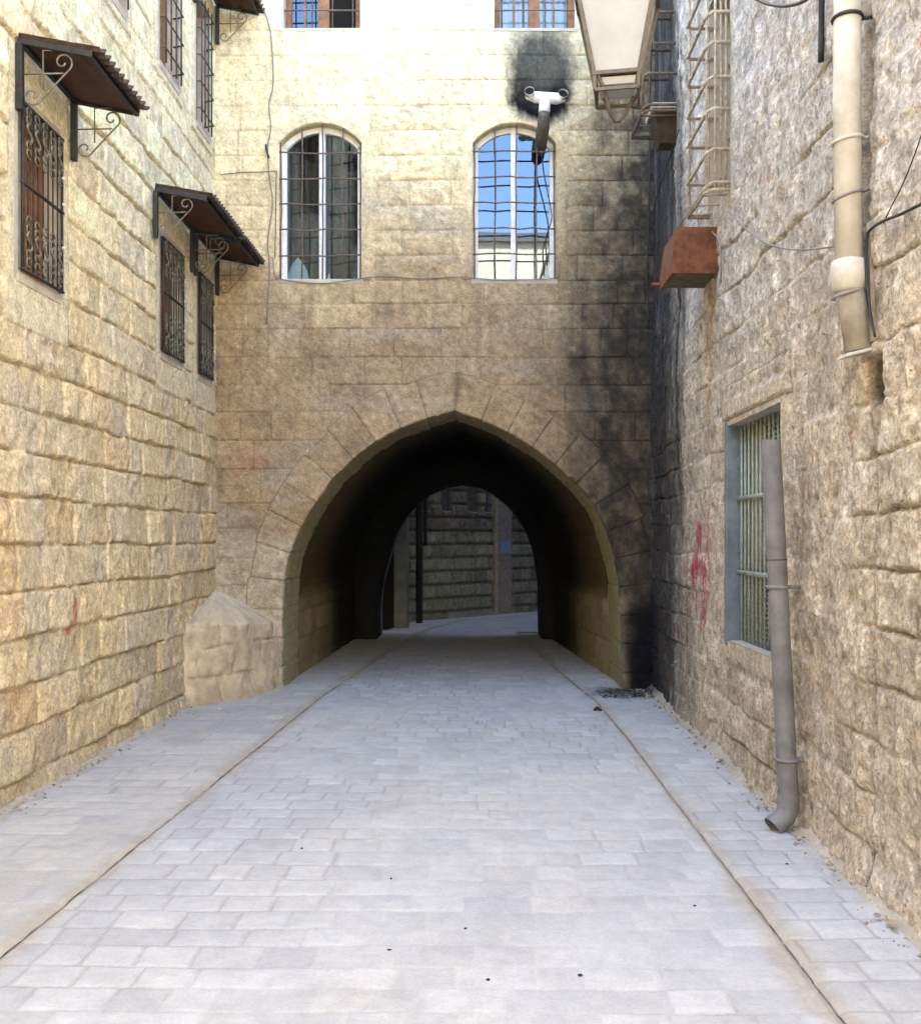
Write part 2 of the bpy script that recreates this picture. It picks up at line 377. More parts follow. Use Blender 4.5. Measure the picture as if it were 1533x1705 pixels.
def awning(y0, y1, z, label, zo=-.085, out=.45):
    a = thing('awning', label, 'awning', (XL, (y0+y1)/2, z), group='tin awnings over the left windows')
    # corrugated roof sheet
    U = np.linspace(y0-.02, y1+.02, int((y1-y0)/.0095)); Vv = np.linspace(0, 1, 12); per = .078
    u, v = np.meshgrid(U, Vv, indexing='ij')
    cor = .016*np.sin(2*pi*u/per); zz = z+zo*v+cor+.004*fbm(u*7, v*3, 2, int(y0*7))
    xx = XL+.03+(out+.035+.012*np.sin(2*pi*u/per+1))*v
    top = np.stack([xx, u, zz], -1); bot = np.stack([xx-.002, u, zz-.012], -1)
    P = np.concatenate([top, bot[:, ::-1]], 1); P = np.concatenate([P, P[:, :1]], 1)
    nu = len(U)
    g = grid('roof_sheet', P, np.ones(P.shape)*.1, M_ROOF, a)
    b = MB(); zb = z-.022   # soffit board and frame
    b.hexa([(XL+.03, y0+.02, zb-.012), (XL+out, y0+.02, zb+zo-.012), (XL+out, y1-.02, zb+zo-.012), (XL+.03, y1-.02, zb-.012)],
           [(XL+.03, y0+.02, zb), (XL+out, y0+.02, zb+zo), (XL+out, y1-.02, zb+zo), (XL+.03, y1-.02, zb)]); b.build('soffit_board', M_WOODD, a)
    b = MB()
    for yy in (y0, y1): b.bar((XL+.02, yy, z-.03), (XL+out+.005, yy, z+zo-.03), .02, .045)
    b.bar((XL+out-.01, y0, z+zo-.038), (XL+out-.01, y1, z+zo-.038), .02, .035)
    b.bar((XL+.035, y0, z-.045), (XL+.035, y1, z-.045), .03, .035)
    b.build('frame', M_IRON, a, bevel=.002)
    for yy in (y0+.01, y1-.01):
        p = MB(); p.box(XL+.004, XL+.042, yy-.02, yy+.02, z-.44, z-.05); br = p.build('bracket', M_IRON, a, bevel=.003)
        s = MB(); r = .004; x0 = XL+.04; zt = z-.06
        cU = (x0+.235, zt-.10); cL = (x0+.055, zt-.30)
        up = scroll_pts(cU[0], cU[1], .062, -pi*.35, pi*1.9, yy, .22)
        lo = scroll_pts(cL[0], cL[1], .058, -pi*.1, -pi*2.3, yy, .22)
        s.tube([*reversed(lo), *up], .0055, 6)
        s.tube([(x0, yy, zt-.17), (x0+.24, yy, zt-.165)], .005, 6)
        s.tube([(x0+.235, yy, zt-.025), (x0+.12, yy, zt-.03), (x0+.12, yy, zt-.26)], .005, 6)
        sc = s.build('scroll', M_GRILL, br, True)
        sc.location = (0, 0, 0)
    return a
awning(5.83, 6.64, 4.56, 'dark corrugated tin awning with scroll brackets over the nearest lower window on the left wall')
awning(8.32, 9.42, 4.56, 'middle dark tin awning on the left wall, the nearer of the two adjoining lower ones')
awning(9.52, 10.33, 4.56, 'dark tin awning touching the facade, farther of the two adjoining lower ones')
awning(9.50, 10.33, 7.18, 'high dark tin awning cut by the top edge of the photo near the facade')

# ------------------------------------------------------------------ FACADE OVER THE ARCH
PL = catmull([(-2.02, -.05), (-2.02, .5), (-2.02, .89), (-2.01, 1.165), (-1.95, 1.436), (-1.83, 1.707), (-1.62, 2.06), (-1.40, 2.33), (-.996, 2.65), (-.725, 2.79), (-.208, 2.936)], 10)
PR = catmull([(-.208, 2.936), (.36, 2.747), (.908, 2.33), (1.254, 2.0), (1.418, 1.6), (1.525, 1.165), (1.544, .62), (1.557, .3), (1.557, -.05)], 10)
def relax(P, it=60):
    P = P.copy()
    for _ in range(it): P[1:-1] = .25*P[:-2]+.5*P[1:-1]+.25*P[2:]
    return P
PL = relax(PL); PR = relax(PR)
PROF = np.vstack([PL, PR[1:]])
def resamp(P, n):
    d = np.r_[0, np.cumsum(np.hypot(*np.diff(P, axis=0).T))]; t = np.linspace(0, d[-1], n)
    return np.stack([np.interp(t, d, P[:, 0]), np.interp(t, d, P[:, 1])], 1), t
def inpoly(px, py, poly):
    r = np.zeros(px.shape, bool); n = len(poly); j = n-1
    for i in range(n):
        xi, yi = poly[i]; xj, yj = poly[j]
        c = ((yi > py) != (yj > py)); 
        with np.errstate(divide='ignore', invalid='ignore'): xx = (xj-xi)*(py-yi)/(yj-yi+1e-12)+xi
        r ^= (c & (px < xx)); j = i
    return r
def seglen(px, py, poly):
    d = np.full(px.shape, 9.)
    for (ax, ay), (bx, by) in zip(poly[:-1], poly[1:]):
        L2 = (bx-ax)**2+(by-ay)**2+1e-12; t = np.clip(((px-ax)*(bx-ax)+(py-ay)*(by-ay))/L2, 0, 1)
        d = np.minimum(d, np.hypot(px-ax-t*(bx-ax), py-ay-t*(by-ay)))
    return d
def winoutline(x0, x1, n=24):
    cx = (x0+x1)/2; hw = (x1-x0)/2; rise = FWT-FWS; rad = (hw*hw+rise*rise)/(2*rise); cz = FWT-rad; a = math.asin(hw/rad)
    arc = [(cx+rad*sin(t), cz+rad*cos(t)) for t in np.linspace(-a, a, n)]
    return [(x0, FWB)]+[(x0, z) for z in np.linspace(FWB, FWS, 12)[1:-1]]+arc+[(x1, z) for z in np.linspace(FWS, FWB, 12)[1:-1]]+[(x1, FWB)]
def fac_colour(u, v, r1, r2, r3, pb):
    """stone colour of the facade: cream painted paler above for the light from the sky, weathered brown below, soot at the flue and in the right corner"""
    C = np.zeros(u.shape+(3,))+np.array([.84, .69, .41])
    n = fbm(u*1.3, v*1.1, 4, 31)
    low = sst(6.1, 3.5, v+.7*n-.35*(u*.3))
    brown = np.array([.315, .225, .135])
    C = mixc(C, brown, low*.92)  # paler top stands in for light from above; the brown is staining
    C *= (.90+.18*r1)[..., None]
    C = mixc(C, [.90, .80, .55], sst(.78, .9, r2)*.35*(1-low*.8))
    C = mixc(C, [.30, .15, .08], sst(.0, .5, fbm(u*1.6+3, v*1.6, 4, 41))*low*.6); C = mixc(C, [.36, .29, .19], sst(.0, .5, fbm(u*2.1+13, v*1.9, 4, 141))*low*.6); C = mixc(C, [.15, .115, .085], sst(.1, .6, fbm(u*2.7+23, v*3.1, 5, 142))*low*.38)
    C = mixc(C, [.36, .34, .30], sst(.1, .6, fbm(u*1.2+9, v*2.6, 4, 42))*.4)
    # dark drip streaks under the window sills
    st = sst(.1, .55, fbm(u*7, v*.6, 3, 43))*sst(4.4, 4.1, v)*sst(2.4, 3.9, v)
    C = mixc(C, [.20, .15, .11], st*.35)
    # pale dusty band at the foot
    ft = sst(1.75, 1.55, v+.12*n)*sst(-.9, -1.6, u); C = mixc(C, [.44, .385, .285], ft*.75)
    ft = sst(1.2, .9, v+.2*n)*sst(1.2, 1.5, u)*sst(1.75, 1.55, u); C = mixc(C, [.40, .33, .22], ft*.7)
    # soot to the right
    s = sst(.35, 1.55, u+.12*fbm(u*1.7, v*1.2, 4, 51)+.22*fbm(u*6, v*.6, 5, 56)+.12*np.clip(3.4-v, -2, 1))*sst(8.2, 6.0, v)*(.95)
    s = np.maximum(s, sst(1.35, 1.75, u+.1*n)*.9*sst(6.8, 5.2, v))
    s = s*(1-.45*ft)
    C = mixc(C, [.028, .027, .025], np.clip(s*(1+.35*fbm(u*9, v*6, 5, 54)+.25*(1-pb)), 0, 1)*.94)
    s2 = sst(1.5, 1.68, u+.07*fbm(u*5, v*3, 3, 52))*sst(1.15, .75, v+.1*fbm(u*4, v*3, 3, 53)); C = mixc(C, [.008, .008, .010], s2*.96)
    # soot plume over the flue
    cx, cz = .69, 6.19; dx = (u-cx)/(.30+.05*np.clip(v-cz, 0, 1)); dz = np.where(v > cz, (v-cz)/.62, (v-cz)/.22)
    d = np.sqrt(dx**2+dz**2)+.24*fbm(u*4.5, v*3, 5, 61)+.12*fbm(u*30, v*24, 3, 63)
    C = mixc(C, [.004, .004, .004], sst(1.42, .84, d))
    d2 = np.sqrt(((u-.72)/.42)**2+((v-6.6)/.45)**2)+.5*fbm(u*3, v*3, 3, 62)
    C = mixc(C, [.13, .12, .09], sst(1.3, .3, d2)*.7)
    C *= (1+.16*fbm(u*6, v*6, 4, 71)+.30*fbm(u*22+v*9, v*22, 4, 72))[..., None]
    C *= (1-.32*(1-pb))[..., None]
    return C
FB = None
def facade():
    root = thing('gatehouse', 'stone building closing the lane with a pointed arch passage and arched barred windows', 'building', (0, YF, 0))
    sn_u = [v for o in FWU for v in o[:2]]; sn_v = [v for o in FWU for v in o[2:]]+[FWB]
    U = axis(-2.95, 2.1, lambda x: .0115, sn_u); V = axis(-.05, 12, lambda z: .0115 if z < 7.6 else .06, sn_v)
    u, v = np.meshgrid(U, V, indexing='ij')
    cb = [-.05, .25, .54, .82, 1.10, 1.39, 1.70, 1.96, 2.32, 2.62, 2.92, 3.2, 3.49, 3.79, 4.05, 4.30]
    cb = cb+[4.30+.262*k for k in range(1, 40)]
    ci, bi, dh, dv, fr = courses(u, v, cb, .24, .62, 23, .010, .008)
    r1, r2, r3 = h2(ci, bi, 5), h2(ci, bi, 6), h2(ci, bi, 7)
    pb = sst(.0, .012, dh); pv = 1-(1-sst(.0, .010, dv))*(.35+.65*(r2 > .45)); p = pb*pv
    p = 1-(1-p)*sst(-.55, -.1, fbm(u*1.5, v*2, 3, 88))
    # rusticated rough blocks between and right of the windows
    ruf = sst(4.15, 4.5, v)*sst(6.3, 5.9, v)*.85*np.maximum(sst(-1.1, -.95, u)*sst(-.1, -.25, u), sst(.95, 1.05, u))
    ruf = np.maximum(ruf, sst(.9, 1.2, u)*sst(3.2, 4.6, v)*sst(7.2, 6.6, v)*.9)
    D = .010*p+.012*(r1-.5)*p+.003*fbm(u*12, v*12, 3, 2)+.004*fbm(u*3, v*3, 3, 6)
    hump = np.minimum(np.minimum(dh, dv)/.06, 1)
    D += ruf*(.012*hump+.020*fbm(u*9, v*16, 4, 12)*hump)
    D += .012*sst(.3, .6, fbm(u*4, v*3, 3, 17))*fbm(u*14, v*14, 3, 3)
    C = fac_colour(u, v, r1, r2, r3, p)
    mask = np.ones(u.shape, bool)
    uc = np.zeros_like(u); vc = np.zeros_like(v); uc[:-1, :-1] = (u[:-1, :-1]+u[1:, 1:])/2; vc[:-1, :-1] = (v[:-1, :-1]+v[1:, 1:])/2
    ring = [(x, z) for x, z in PROF]
    low = (uc > -2.4) & (uc < 1.9) & (vc < 3.3)
    ins = np.zeros(u.shape, bool); ds = np.full(u.shape, 9.)
    ins[low] = inpoly(uc[low], vc[low], ring+[(1.557, -1), (-2.02, -1)]); ds[low] = seglen(uc[low], vc[low], ring[::2]+[ring[-1]])
    mask &= ~(ins | (ds < .12))
    for x0, x1 in FW:
        ol = winoutline(x0, x1); near = (u > x0-.4) & (u < x1+.4) & (v > FWB-.4) & (v < FWT+.5)
        d = np.full(u.shape, 9.); d[near] = seglen(u[near], v[near], ol+[ol[0]]); k = sst(.22, .13, d); D = D*(1-k)+.006*k
        i_ = np.zeros(u.shape, bool); i_[near] = inpoly(uc[near], vc[near], ol)
        dd = np.full(u.shape, 9.); dd[near] = seglen(uc[near], vc[near], ol+[ol[0]])
        mask &= ~(i_ | (dd < .05)) | (vc < FWB)
    for o in FWU:
        d = rectdist(u, v, o); k = sst(.12, .05, d); D = D*(1-k)+.008*k
        mask &= ~((uc > o[0]) & (uc < o[1]) & (vc > o[2]) & (vc < o[3]))
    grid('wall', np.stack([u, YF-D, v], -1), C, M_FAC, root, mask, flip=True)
    # voussoir ring of the big arch (front face, then turning into the passage)
    pr, t = resamp(PROF, 620)
    T = np.gradient(pr, axis=0); T /= np.hypot(T[:, 0], T[:, 1])[:, None]; Nn = np.stack([-T[:, 1], T[:, 0]], 1)   # outward
    vv = np.r_[np.linspace(.40, 0, 44), np.linspace(0, -.9, 46)[1:]]
    apex = t[np.argmax(pr[:, 1])]
    uu, ww = np.meshgrid(np.arange(620), vv, indexing='ij'); tt = t[uu]
    # outward offsets must not cross the apex line: clamp there
    wid = np.maximum(ww, 0); dep = np.maximum(-ww, 0)
    kq = np.floor((tt-apex)/.30).astype(int); wid = wid*(.84+.28*h2(kq+40, kq*0+3, 18)); px = pr[uu, 0]+Nn[uu, 0]*wid; pz = pr[uu, 1]+Nn[uu, 1]*wid
    left = tt < apex; px = np.where(left, np.minimum(px, -.208), np.maximum(px, -.208))
    stone = .30; q = (tt-apex)/stone+.5*0; kb = np.floor(q).astype(int); du = np.minimum(q-kb, kb+1-q)*stone
    hi = (pz > 1.55)
    rr1, rr2 = h2(kb+40, kb*0+3, 8), h2(kb+40, kb*0+5, 9)
    pj = sst(.0, .013, du+.003*fbm(tt*8, ww*8, 2, 4)); edge = sst(.40, .385, np.maximum(ww, 0))
    dd = .010*pj*edge+.006*(rr1-.5)*edge+.003*fbm(tt*10, ww*10, 3, 5)
    wobble = (.012*fbm(tt*6, ww*5, 3, 15)+.016*np.maximum(fbm(tt*22, ww*9, 3, 16)-.1, 0))*(wid < .2)
    C = fac_colour(px, pz, rr1, rr2, rr1, pj*edge)
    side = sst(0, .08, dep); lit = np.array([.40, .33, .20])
    C = mixc(C, [.42, .35, .17], side*.75); C *= (1-.42*(1-pj*edge)*sst(.1, -.1, dep))[..., None]  # reveal painted paler olive, as if lit at the mouth
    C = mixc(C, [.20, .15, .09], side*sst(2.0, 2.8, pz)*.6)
    Y = YF-.012-dd+dep*1.0; Y = np.where(dep > 0, YF-.012+dep, Y)
    inset = np.where(dep > 0, dd, 0)+wobble*np.exp(-wid*30)
    px = px-Nn[uu, 0]*inset; pz = pz-Nn[uu, 1]*inset
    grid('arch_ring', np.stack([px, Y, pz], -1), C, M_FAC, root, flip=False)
    # inner vault, wider above a plinth
    sec = resamp(PROF, 300)[0]
    out = sec.copy(); wdn = .22*sst(.85, 1.0, sec[:, 1]); N2 = np.gradient(sec, axis=0); N2 /= np.hypot(N2[:, 0], N2[:, 1])[:, None]; N2 = np.stack([-N2[:, 1], N2[:, 0]], 1)
    out = sec+N2*wdn[:, None]*.9
    exitp = np.vstack([catmull([(-1.52, -.05), (-1.52, .5), (-1.46, .95), (-1.29, 1.55), (-1.14, 1.87), (-.9, 2.17), (-.55, 2.38), (-.2, 2.46)], 8), catmull([(-.2, 2.46), (.2, 2.37), (.6, 2.05), (.9, 1.55), (1.02, .95), (1.04, .5), (1.05, -.05)], 8)[1:]])
    ex = resamp(exitp, 300)[0]
    ys = np.linspace(YF+.87, 15.4, 110); f = (ys-ys[0])/(ys[-1]-ys[0])
    wide = out.copy(); tgt = ex*1.0; tgt[:, 0] = np.where(sec[:, 0] < -.2, sec[:, 0]*.93, sec[:, 0]*.80); tgt[:, 1] = out[:, 1]*.97
    P = np.zeros((300, 110, 3)); 
    for j in range(110):
        a = wide*(1-f[j])+tgt*f[j]; P[:, j, 0] = a[:, 0]; P[:, j, 1] = ys[j]; P[:, j, 2] = a[:, 1]
    tt = resamp(PROF, 300)[1][:, None]+0*ys[None]; yy = ys[None]+0*tt
    ci, bi, dh, dv, fr = courses(yy, tt, mkcb(-.1, 9, .26, .32, 6), .3, .6, 55, .01)
    p = sst(0, .015, np.minimum(dh, dv)); nz = .012*p+.012*fbm(yy*5, tt*5, 4, 7)
    P[..., 0] -= N2[:, 0][:, None]*nz; P[..., 2] -= N2[:, 1][:, None]*nz
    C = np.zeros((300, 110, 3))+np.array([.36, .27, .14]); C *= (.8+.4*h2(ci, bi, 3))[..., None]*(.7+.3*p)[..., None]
    C = mixc(C, [.13, .095, .045], sst(.8, 1.1, P[..., 2]+.1*fbm(yy*2, tt*2, 3, 9))*.85); C = mixc(C, [.012, .01, .009], sst(12.2, 14.2, yy)*.95)  # shade inside painted in: darker above the plinth and with depth
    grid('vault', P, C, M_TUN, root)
    # step between the ring's back edge and the wider vault
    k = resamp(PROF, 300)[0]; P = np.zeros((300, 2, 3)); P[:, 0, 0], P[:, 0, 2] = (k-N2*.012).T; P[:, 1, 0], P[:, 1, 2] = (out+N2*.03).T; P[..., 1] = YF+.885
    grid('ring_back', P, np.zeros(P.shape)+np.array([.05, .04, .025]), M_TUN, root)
    # exit arch: front plate facing the vault and the arch soffit
    NE = np.gradient(ex, axis=0); NE /= np.hypot(NE[:, 0], NE[:, 1])[:, None]; NE = np.stack([-NE[:, 1], NE[:, 0]], 1)
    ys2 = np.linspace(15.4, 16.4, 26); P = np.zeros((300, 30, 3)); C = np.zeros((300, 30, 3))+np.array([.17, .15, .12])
    for j in range(30):
        if j < 4: a = ex+NE*(1.6*(1-j/4)); a[:, 1] = np.minimum(a[:, 1], 3.4); y = 15.4
        else: a = ex-NE*(.008*fbm(np.arange(300)*.1, ys2[j-4]*6+np.zeros(300), 3, 4))[:, None]; y = ys2[j-4]
        P[:, j, 0] = a[:, 0]; P[:, j, 1] = y; P[:, j, 2] = a[:, 1]
    C[:, 4:] = np.array([.05, .05, .045]); C[:, 4:22] = .02; C[:, 22:][P[:, 22:, 0] < -1.1] = np.array([.2, .22, .24]); C[:, :4] = .012  # shade painted on the arch, far left jamb coloured as lit
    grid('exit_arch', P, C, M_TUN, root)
    # body
    b = MB(); b.box(-9, 9, YF+.7, 16.35, 3.35, 12); b.box(-9, -2.35, YF+.1, 15.5, 0, 3.35); b.box(-9, -1.75, 15.5, 16.35, 0, 3.35); b.box(1.95, 9, YF+.1, 16.35, 0, 3.35)
    b.build('building_body', M_BODY, root)
    b = MB(); b.box(-9, 9, YF-.05, 16.6, 12.0, 12.2); b.build('roof', M_BODY, root)
    return root
FB = facade()

def arched_window(x0, x1, idx):
    win = thing('window', None, None, parent=FB, loc=((x0+x1)/2, 0, FWB))
    tag(win, ['arched window with dark curtained glass behind rusty bars', 'arched window reflecting blue sky behind rusty bars'][idx])
    ol = np.array(winoutline(x0, x1, 60)); n = len(ol)
    # stone surround: front band then reveal
    T = np.gradient(ol, axis=0); T /= np.hypot(T[:, 0], T[:, 1])[:, None]; Nn = np.stack([-T[:, 1], T[:, 0]], 1)
    wv = [.15, .11, .075, .035, .012, 0]; dp = [.03, .06, .10, .14, .17]
    P = np.zeros((n, 11, 3)); C = np.zeros((n, 11, 3))
    tt = np.r_[0, np.cumsum(np.hypot(*np.diff(ol, axis=0).T))]
    q = tt/.27; kb = np.floor(q).astype(int); j_ = .5+.5*sst(0, .005, np.minimum(q-kb, kb+1-q)*.27)
    for j in range(11):
        wd = wv[j] if j < 6 else 0
        a = ol+Nn*wd; y = YF-.010-.001*h2(kb, kb*0, 3)*(j > 0) if j < 6 else YF-.009+dp[j-6]
        if j == 0: y = YF+.01
        P[:, j, 0] = a[:, 0]; P[:, j, 1] = y; P[:, j, 2] = a[:, 1]
        C[:, j] = fac_colour(a[:, 0], a[:, 1], .5+.4*h2(kb, kb*0, 1), .3+0*tt, .5+0*tt, j_)
        arch = sst(FWS-.05, FWS+.02, a[:, 1])
        if idx == 0: C[:, j] = mixc(C[:, j], [.50, .44, .30], arch*.4)
        if j > 6: C[:, j] = mixc(C[:, j], [.30, .30, .12], arch*.6)
    grid('surround', P, C, M_FAC, win)
    b = MB(); b.box(x0-.02, x1+.02, YF-.0105, YF+.2, FWB-.05, FWB-.002); 
    s_ = b.build('sill', M_PLAS if idx else M_PLAS, win, bevel=.006)
    # white frame following the arch
    yf = YF+.12; fr = MB(); wdt = .055
    inn = ol-Nn*wdt; inn[:, 1] = np.maximum(inn[:, 1], FWB)
    base = len(fr.v)
    for k in range(n):
        for (a, y) in ((ol[k], yf), (inn[k], yf), (inn[k], yf+.05), (ol[k], yf+.05)): fr.v.append((a[0], y, a[1]))
    for k in range(n-1):
        for e in range(4): fr.f.append((base+4*k+e, base+4*k+(e+1) % 4, base+4*k+4+(e+1) % 4, base+4*k+4+e))
    cx = (x0+x1)/2
    fr.box(cx-.032, cx+.032, yf-.008, yf+.045, FWB, FWT-.02); fr.box(x0+.05, x1-.05, yf, yf+.045, FWB, FWB+.035)
    fr.build('frame', M_WHITE, win)
    hw = (x1-x0)/2
    for s_ in (0, 1):
        g = MB(); pts = [p for p in inn if (p[0] <= cx-.03 if s_ == 0 else p[0] >= cx+.03)]
        pts = [(p[0], p[1]) for p in pts]
        e = cx-.03 if s_ == 0 else cx+.03; zt = FWT-.06
        pts = pts+[(e, zt), (e, FWB+.03)] if s_ == 0 else [(e, FWB+.03), (e, zt)]+pts
        k = len(pts); tilt = (.012 if s_ else -.006) if idx else -.17; pc = (x0+cx)/2 if s_ == 0 else (x1+cx)/2
        g.v = [(p[0], yf+.022+tilt*(p[0]-pc), p[1]) for p in pts]; g.f = [tuple(range(k))]
        g.build('glass', M_GLASS, win)
    # bars
    g = MB(); rs = random.Random(idx+4)
    xs = [x0+.015, x0+.235, cx+.02, x1-.2, x1-.015]; yb = YF+.02
    for i, xx in enumerate(xs):
        e = FWS+.01 if i in (0, 4) else (FWT-.05 if i != 2 else FWT-.005)
        g.tube([(xx+rs.uniform(-.006, .006), yb+rs.uniform(-.004, .004), z) for z in np.linspace(FWB, e, 7)], .0085, 6)
    for i in range(5):
        z = FWB+.25+i*.27+(.015 if idx else 0)
        g.tube([(x, yb-.016, z+rs.uniform(-.009, .009)) for x in np.linspace(x0-.01, x1+.01, 8)], .008, 6)
    g.build('grille', M_RUSTBAR, win, True)
    # room
    r = MB(); r.box(x0-.2, x1+.2, YF+.62, YF+.66, FWB-.3, FWT+.2); r.box(x0-.2, x1+.2, YF+.18, YF+.62, FWB-.3, FWB-.02); r.box(x0-.24, x0-.2, YF+.18, YF+.66, FWB-.3, FWT+.2); r.box(x1+.2, x1+.24, YF+.18, YF+.66, FWB-.3, FWT+.2); r.box(x0-.2, x1+.2, YF+.18, YF+.66, FWT+.12, FWT+.2)
    r.build('room', M_DARK, win)
    if idx == 0:
        U = np.linspace(x0-.1, x1+.1, 90); V = np.linspace(FWB, FWT+.1, 20); u, v = np.meshgrid(U, V, indexing='ij')
        y = YF+.38+.05*np.sin(u*32+1.5*fbm(u*3, v*1.0, 2, 3)*3)+.05*fbm(u*2, v*2, 3, 6)
        P = np.stack([u, y, v], -1); msk = fbm(u*2.5, v*.7, 2, 77) > -.35
        grid('curtain', P, np.zeros(P.shape)+.1, M_CURT, win, msk)
arched_window(*FW[0], 0); arched_window(*FW[1], 1)
def upper_window(o, idx):
    x0, x1, z0, z1 = o; win = thing('window', None, None, parent=FB, loc=((x0+x1)/2, 0, z0))
    tag(win, ['upper window with brown frame and one dark open leaf', 'upper window with brown frame and pale curtains'][idx])
    b = MB(); b.box(x0-.03, x0, YF-.01, YF+.3, z0-.03, z1+.03); b.box(x1, x1+.03, YF-.01, YF+.3, z0-.03, z1+.03); b.box(x0-.03, x1+.03, YF-.012, YF+.3, z1, z1+.03); b.box(x0-.03, x1+.03, YF-.014, YF+.3, z0-.03, z0)
    b.build('reveal', M_PLAS, win)
    f = MB(); y = YF+.12; cx = (x0+x1)/2
    f.box(x0, x0+.06, y, y+.05, z0, z1); f.box(x1-.06, x1, y, y+.05, z0, z1); f.box(cx-.06, cx+.06, y-.01, y+.05, z0, z1); f.box(x0+.06, x1-.06, y+.002, y+.048, z1-.06, z1); f.box(x0+.06, cx-.06, y+.002, y+.048, z0, z0+.03)
    for (a, c) in ((x0+.06, cx-.06), (cx+.06, x1-.06)):
        if idx == 0 and a > cx: continue
        m_ = (a+c)/2; f.box(m_-.012, m_+.012, y+.005, y+.045, z0+.03, z1-.06); f.box(a, c, y+.01, y+.04, z0+.42, z0+.45)
    f.build('frame', M_WOOD, win, bevel=.003)
    g = MB()
    for (a, c) in ((x0+.06, cx-.06), (cx+.06, x1-.06)):
        if idx == 0 and a > cx: continue
        n = len(g.v); yy = y+.03; g.v += [(a, yy, z0+.02), (c, yy, z0+.02), (c, yy, z1-.05), (a, yy, z1-.05)]; g.f.append((n, n+1, n+2, n+3))
    g.build('glass', M_GLASS, win)
    g = MB(); rs = random.Random(idx)
    for i in range(4):
        xx = x0+.08+i*(x1-x0-.16)/3; g.tube([(xx, YF+.03, z0), (xx, YF+.03, z1)], .008, 6)
    for i in range(6):
        z = z0+.20+i*.22; g.tube([(x0-.01, YF+.02, z), (cx, YF+.02, z+.006), (x1+.01, YF+.02, z)], .008, 6)
    g.build('grille', M_RUSTBAR, win, True)
    r = MB(); r.box(x0-.1, x1+.1, YF+.6, YF+.64, z0-.1, z1+.1); r.box(x0-.1, x1+.1, YF+.3, YF+.6, z0-.1, z0-.03); r.build('room', M_DARK, win)
    if idx == 1:
        U = np.linspace(x0, x1, 80); V = np.linspace(z0, z1, 6); u, v = np.meshgrid(U, V, indexing='ij')
        grid('curtain', np.stack([u, YF+.24+.02*np.sin(u*60), v], -1), np.zeros(u.shape+(3,))+.7, M_CURTL, win)
    else:
        t = thing('cooking_pot', 'small metal pot on the sill of the dark upper window', 'pot', (cx+.2, YF+.2, z0+.005))
        pts = [(0, .0), (.06, 0), (.065, .05), (.055, .075), (.02, .085), (.0, .09)]
        m = MB(); m.tube([(cx+.2, YF+.2, z0+.005+h) for _, h in pts], [max(r_, .001) for r_, _ in pts], 16); m.build('pot_body', mat('tin', (.55, .57, .6), .25, 1), t, True)
        m = MB(); m.tube([(cx+.2+.065*cos(a), YF+.2, z0+.05+.02*sin(a)) for a in np.linspace(-pi/2, pi/2, 7)], .004, 5); m.build('handle', M_IRON, t, True)
upper_window(FWU[0], 0); upper_window(FWU[1], 1)

# corner buttress
def buttress():
    # footprint corner points at wall, then at facade
    A = (-2.74, 9.22); B = (-2.03, 10.44); n1, n2 = 90, 70
    t, h = np.meshgrid(np.linspace(0, 1, n1), np.linspace(0, 1, n2), indexing='ij')
    X = A[0]+(B[0]-A[0])*t; Y = A[1]+(B[1]-A[1])*t; bow = .10*np.sin(pi*t); nx, ny = .86, -.5
    fh = np.where(h < .7, h/.7, 1); top = .80-.08*t; Z = -.03+(top+.03)*fh; k = np.clip((h-.7)/.3, 0, 1)
    bx, by, bz = -2.72, 10.42, 1.06
    Xf = X+nx*bow; Yf = Y+ny*bow
    Xt = Xf*(1-k)+bx*k; Yt = Yf*(1-k)+by*k; Zt = Z*(1-k)+bz*k
    base = sst(.16, .0, Z)*.05
    nz = .016*fbm(t*10, h*6, 4, 3)+.012*fbm(t*25, h*16, 3, 8)
    hw_ = Z/.27+.15*fbm(t*3, h*3, 2, 5); ro = np.floor(hw_); tq = t*3.4+.5*(ro % 2)+.15*fbm(t*3, h*4, 2, 6); jd = np.minimum(np.minimum(hw_-ro, 1-(hw_-ro))*.27, np.minimum(tq % 1, 1-tq % 1)*.42); jj = (1-sst(0, .018, jd))*(1-k)*sst(-.3, .1, fbm(t*4, h*4, 2, 7)); nz = .6*nz-.016*jj+.010*fbm(t*7, h*5, 4, 15)*(1-k)
    Xt += nx*(nz*(1-k)+base); Yt += ny*(nz*(1-k)+base); Zt += .012*fbm(t*14, h*14, 3, 9)*k
    e = sst(.62, .7, h)*sst(.78, .7, h); Zt -= .02*e*(.5+.5*fbm(t*12, h*3, 3, 2)); Xt -= .012*e*nx
    C = np.zeros(t.shape+(3,))+np.array([.56, .46, .31]); C *= (1+.3*fbm(t*6, h*5, 4, 11))[..., None]
    C *= (1-.35*jj+.35*fbm(t*22, h*16, 4, 16))[..., None]; C = mixc(C, [.60, .54, .43], k*.8); C = mixc(C, [.33, .25, .15], sst(.2, .05, Z)*.6)
    C = mixc(C, [.55, .28, .18], sst(.5, .8, 1-np.hypot((t-.42)/.12, (h-.80)/.05))*.4)
    o = grid('buttress', np.stack([Xt, Yt, Zt], -1), C, M_CEM)
    tag(o, 'low plastered stone buttress with sloping top in the corner left of the arch', 'buttress')
buttress()

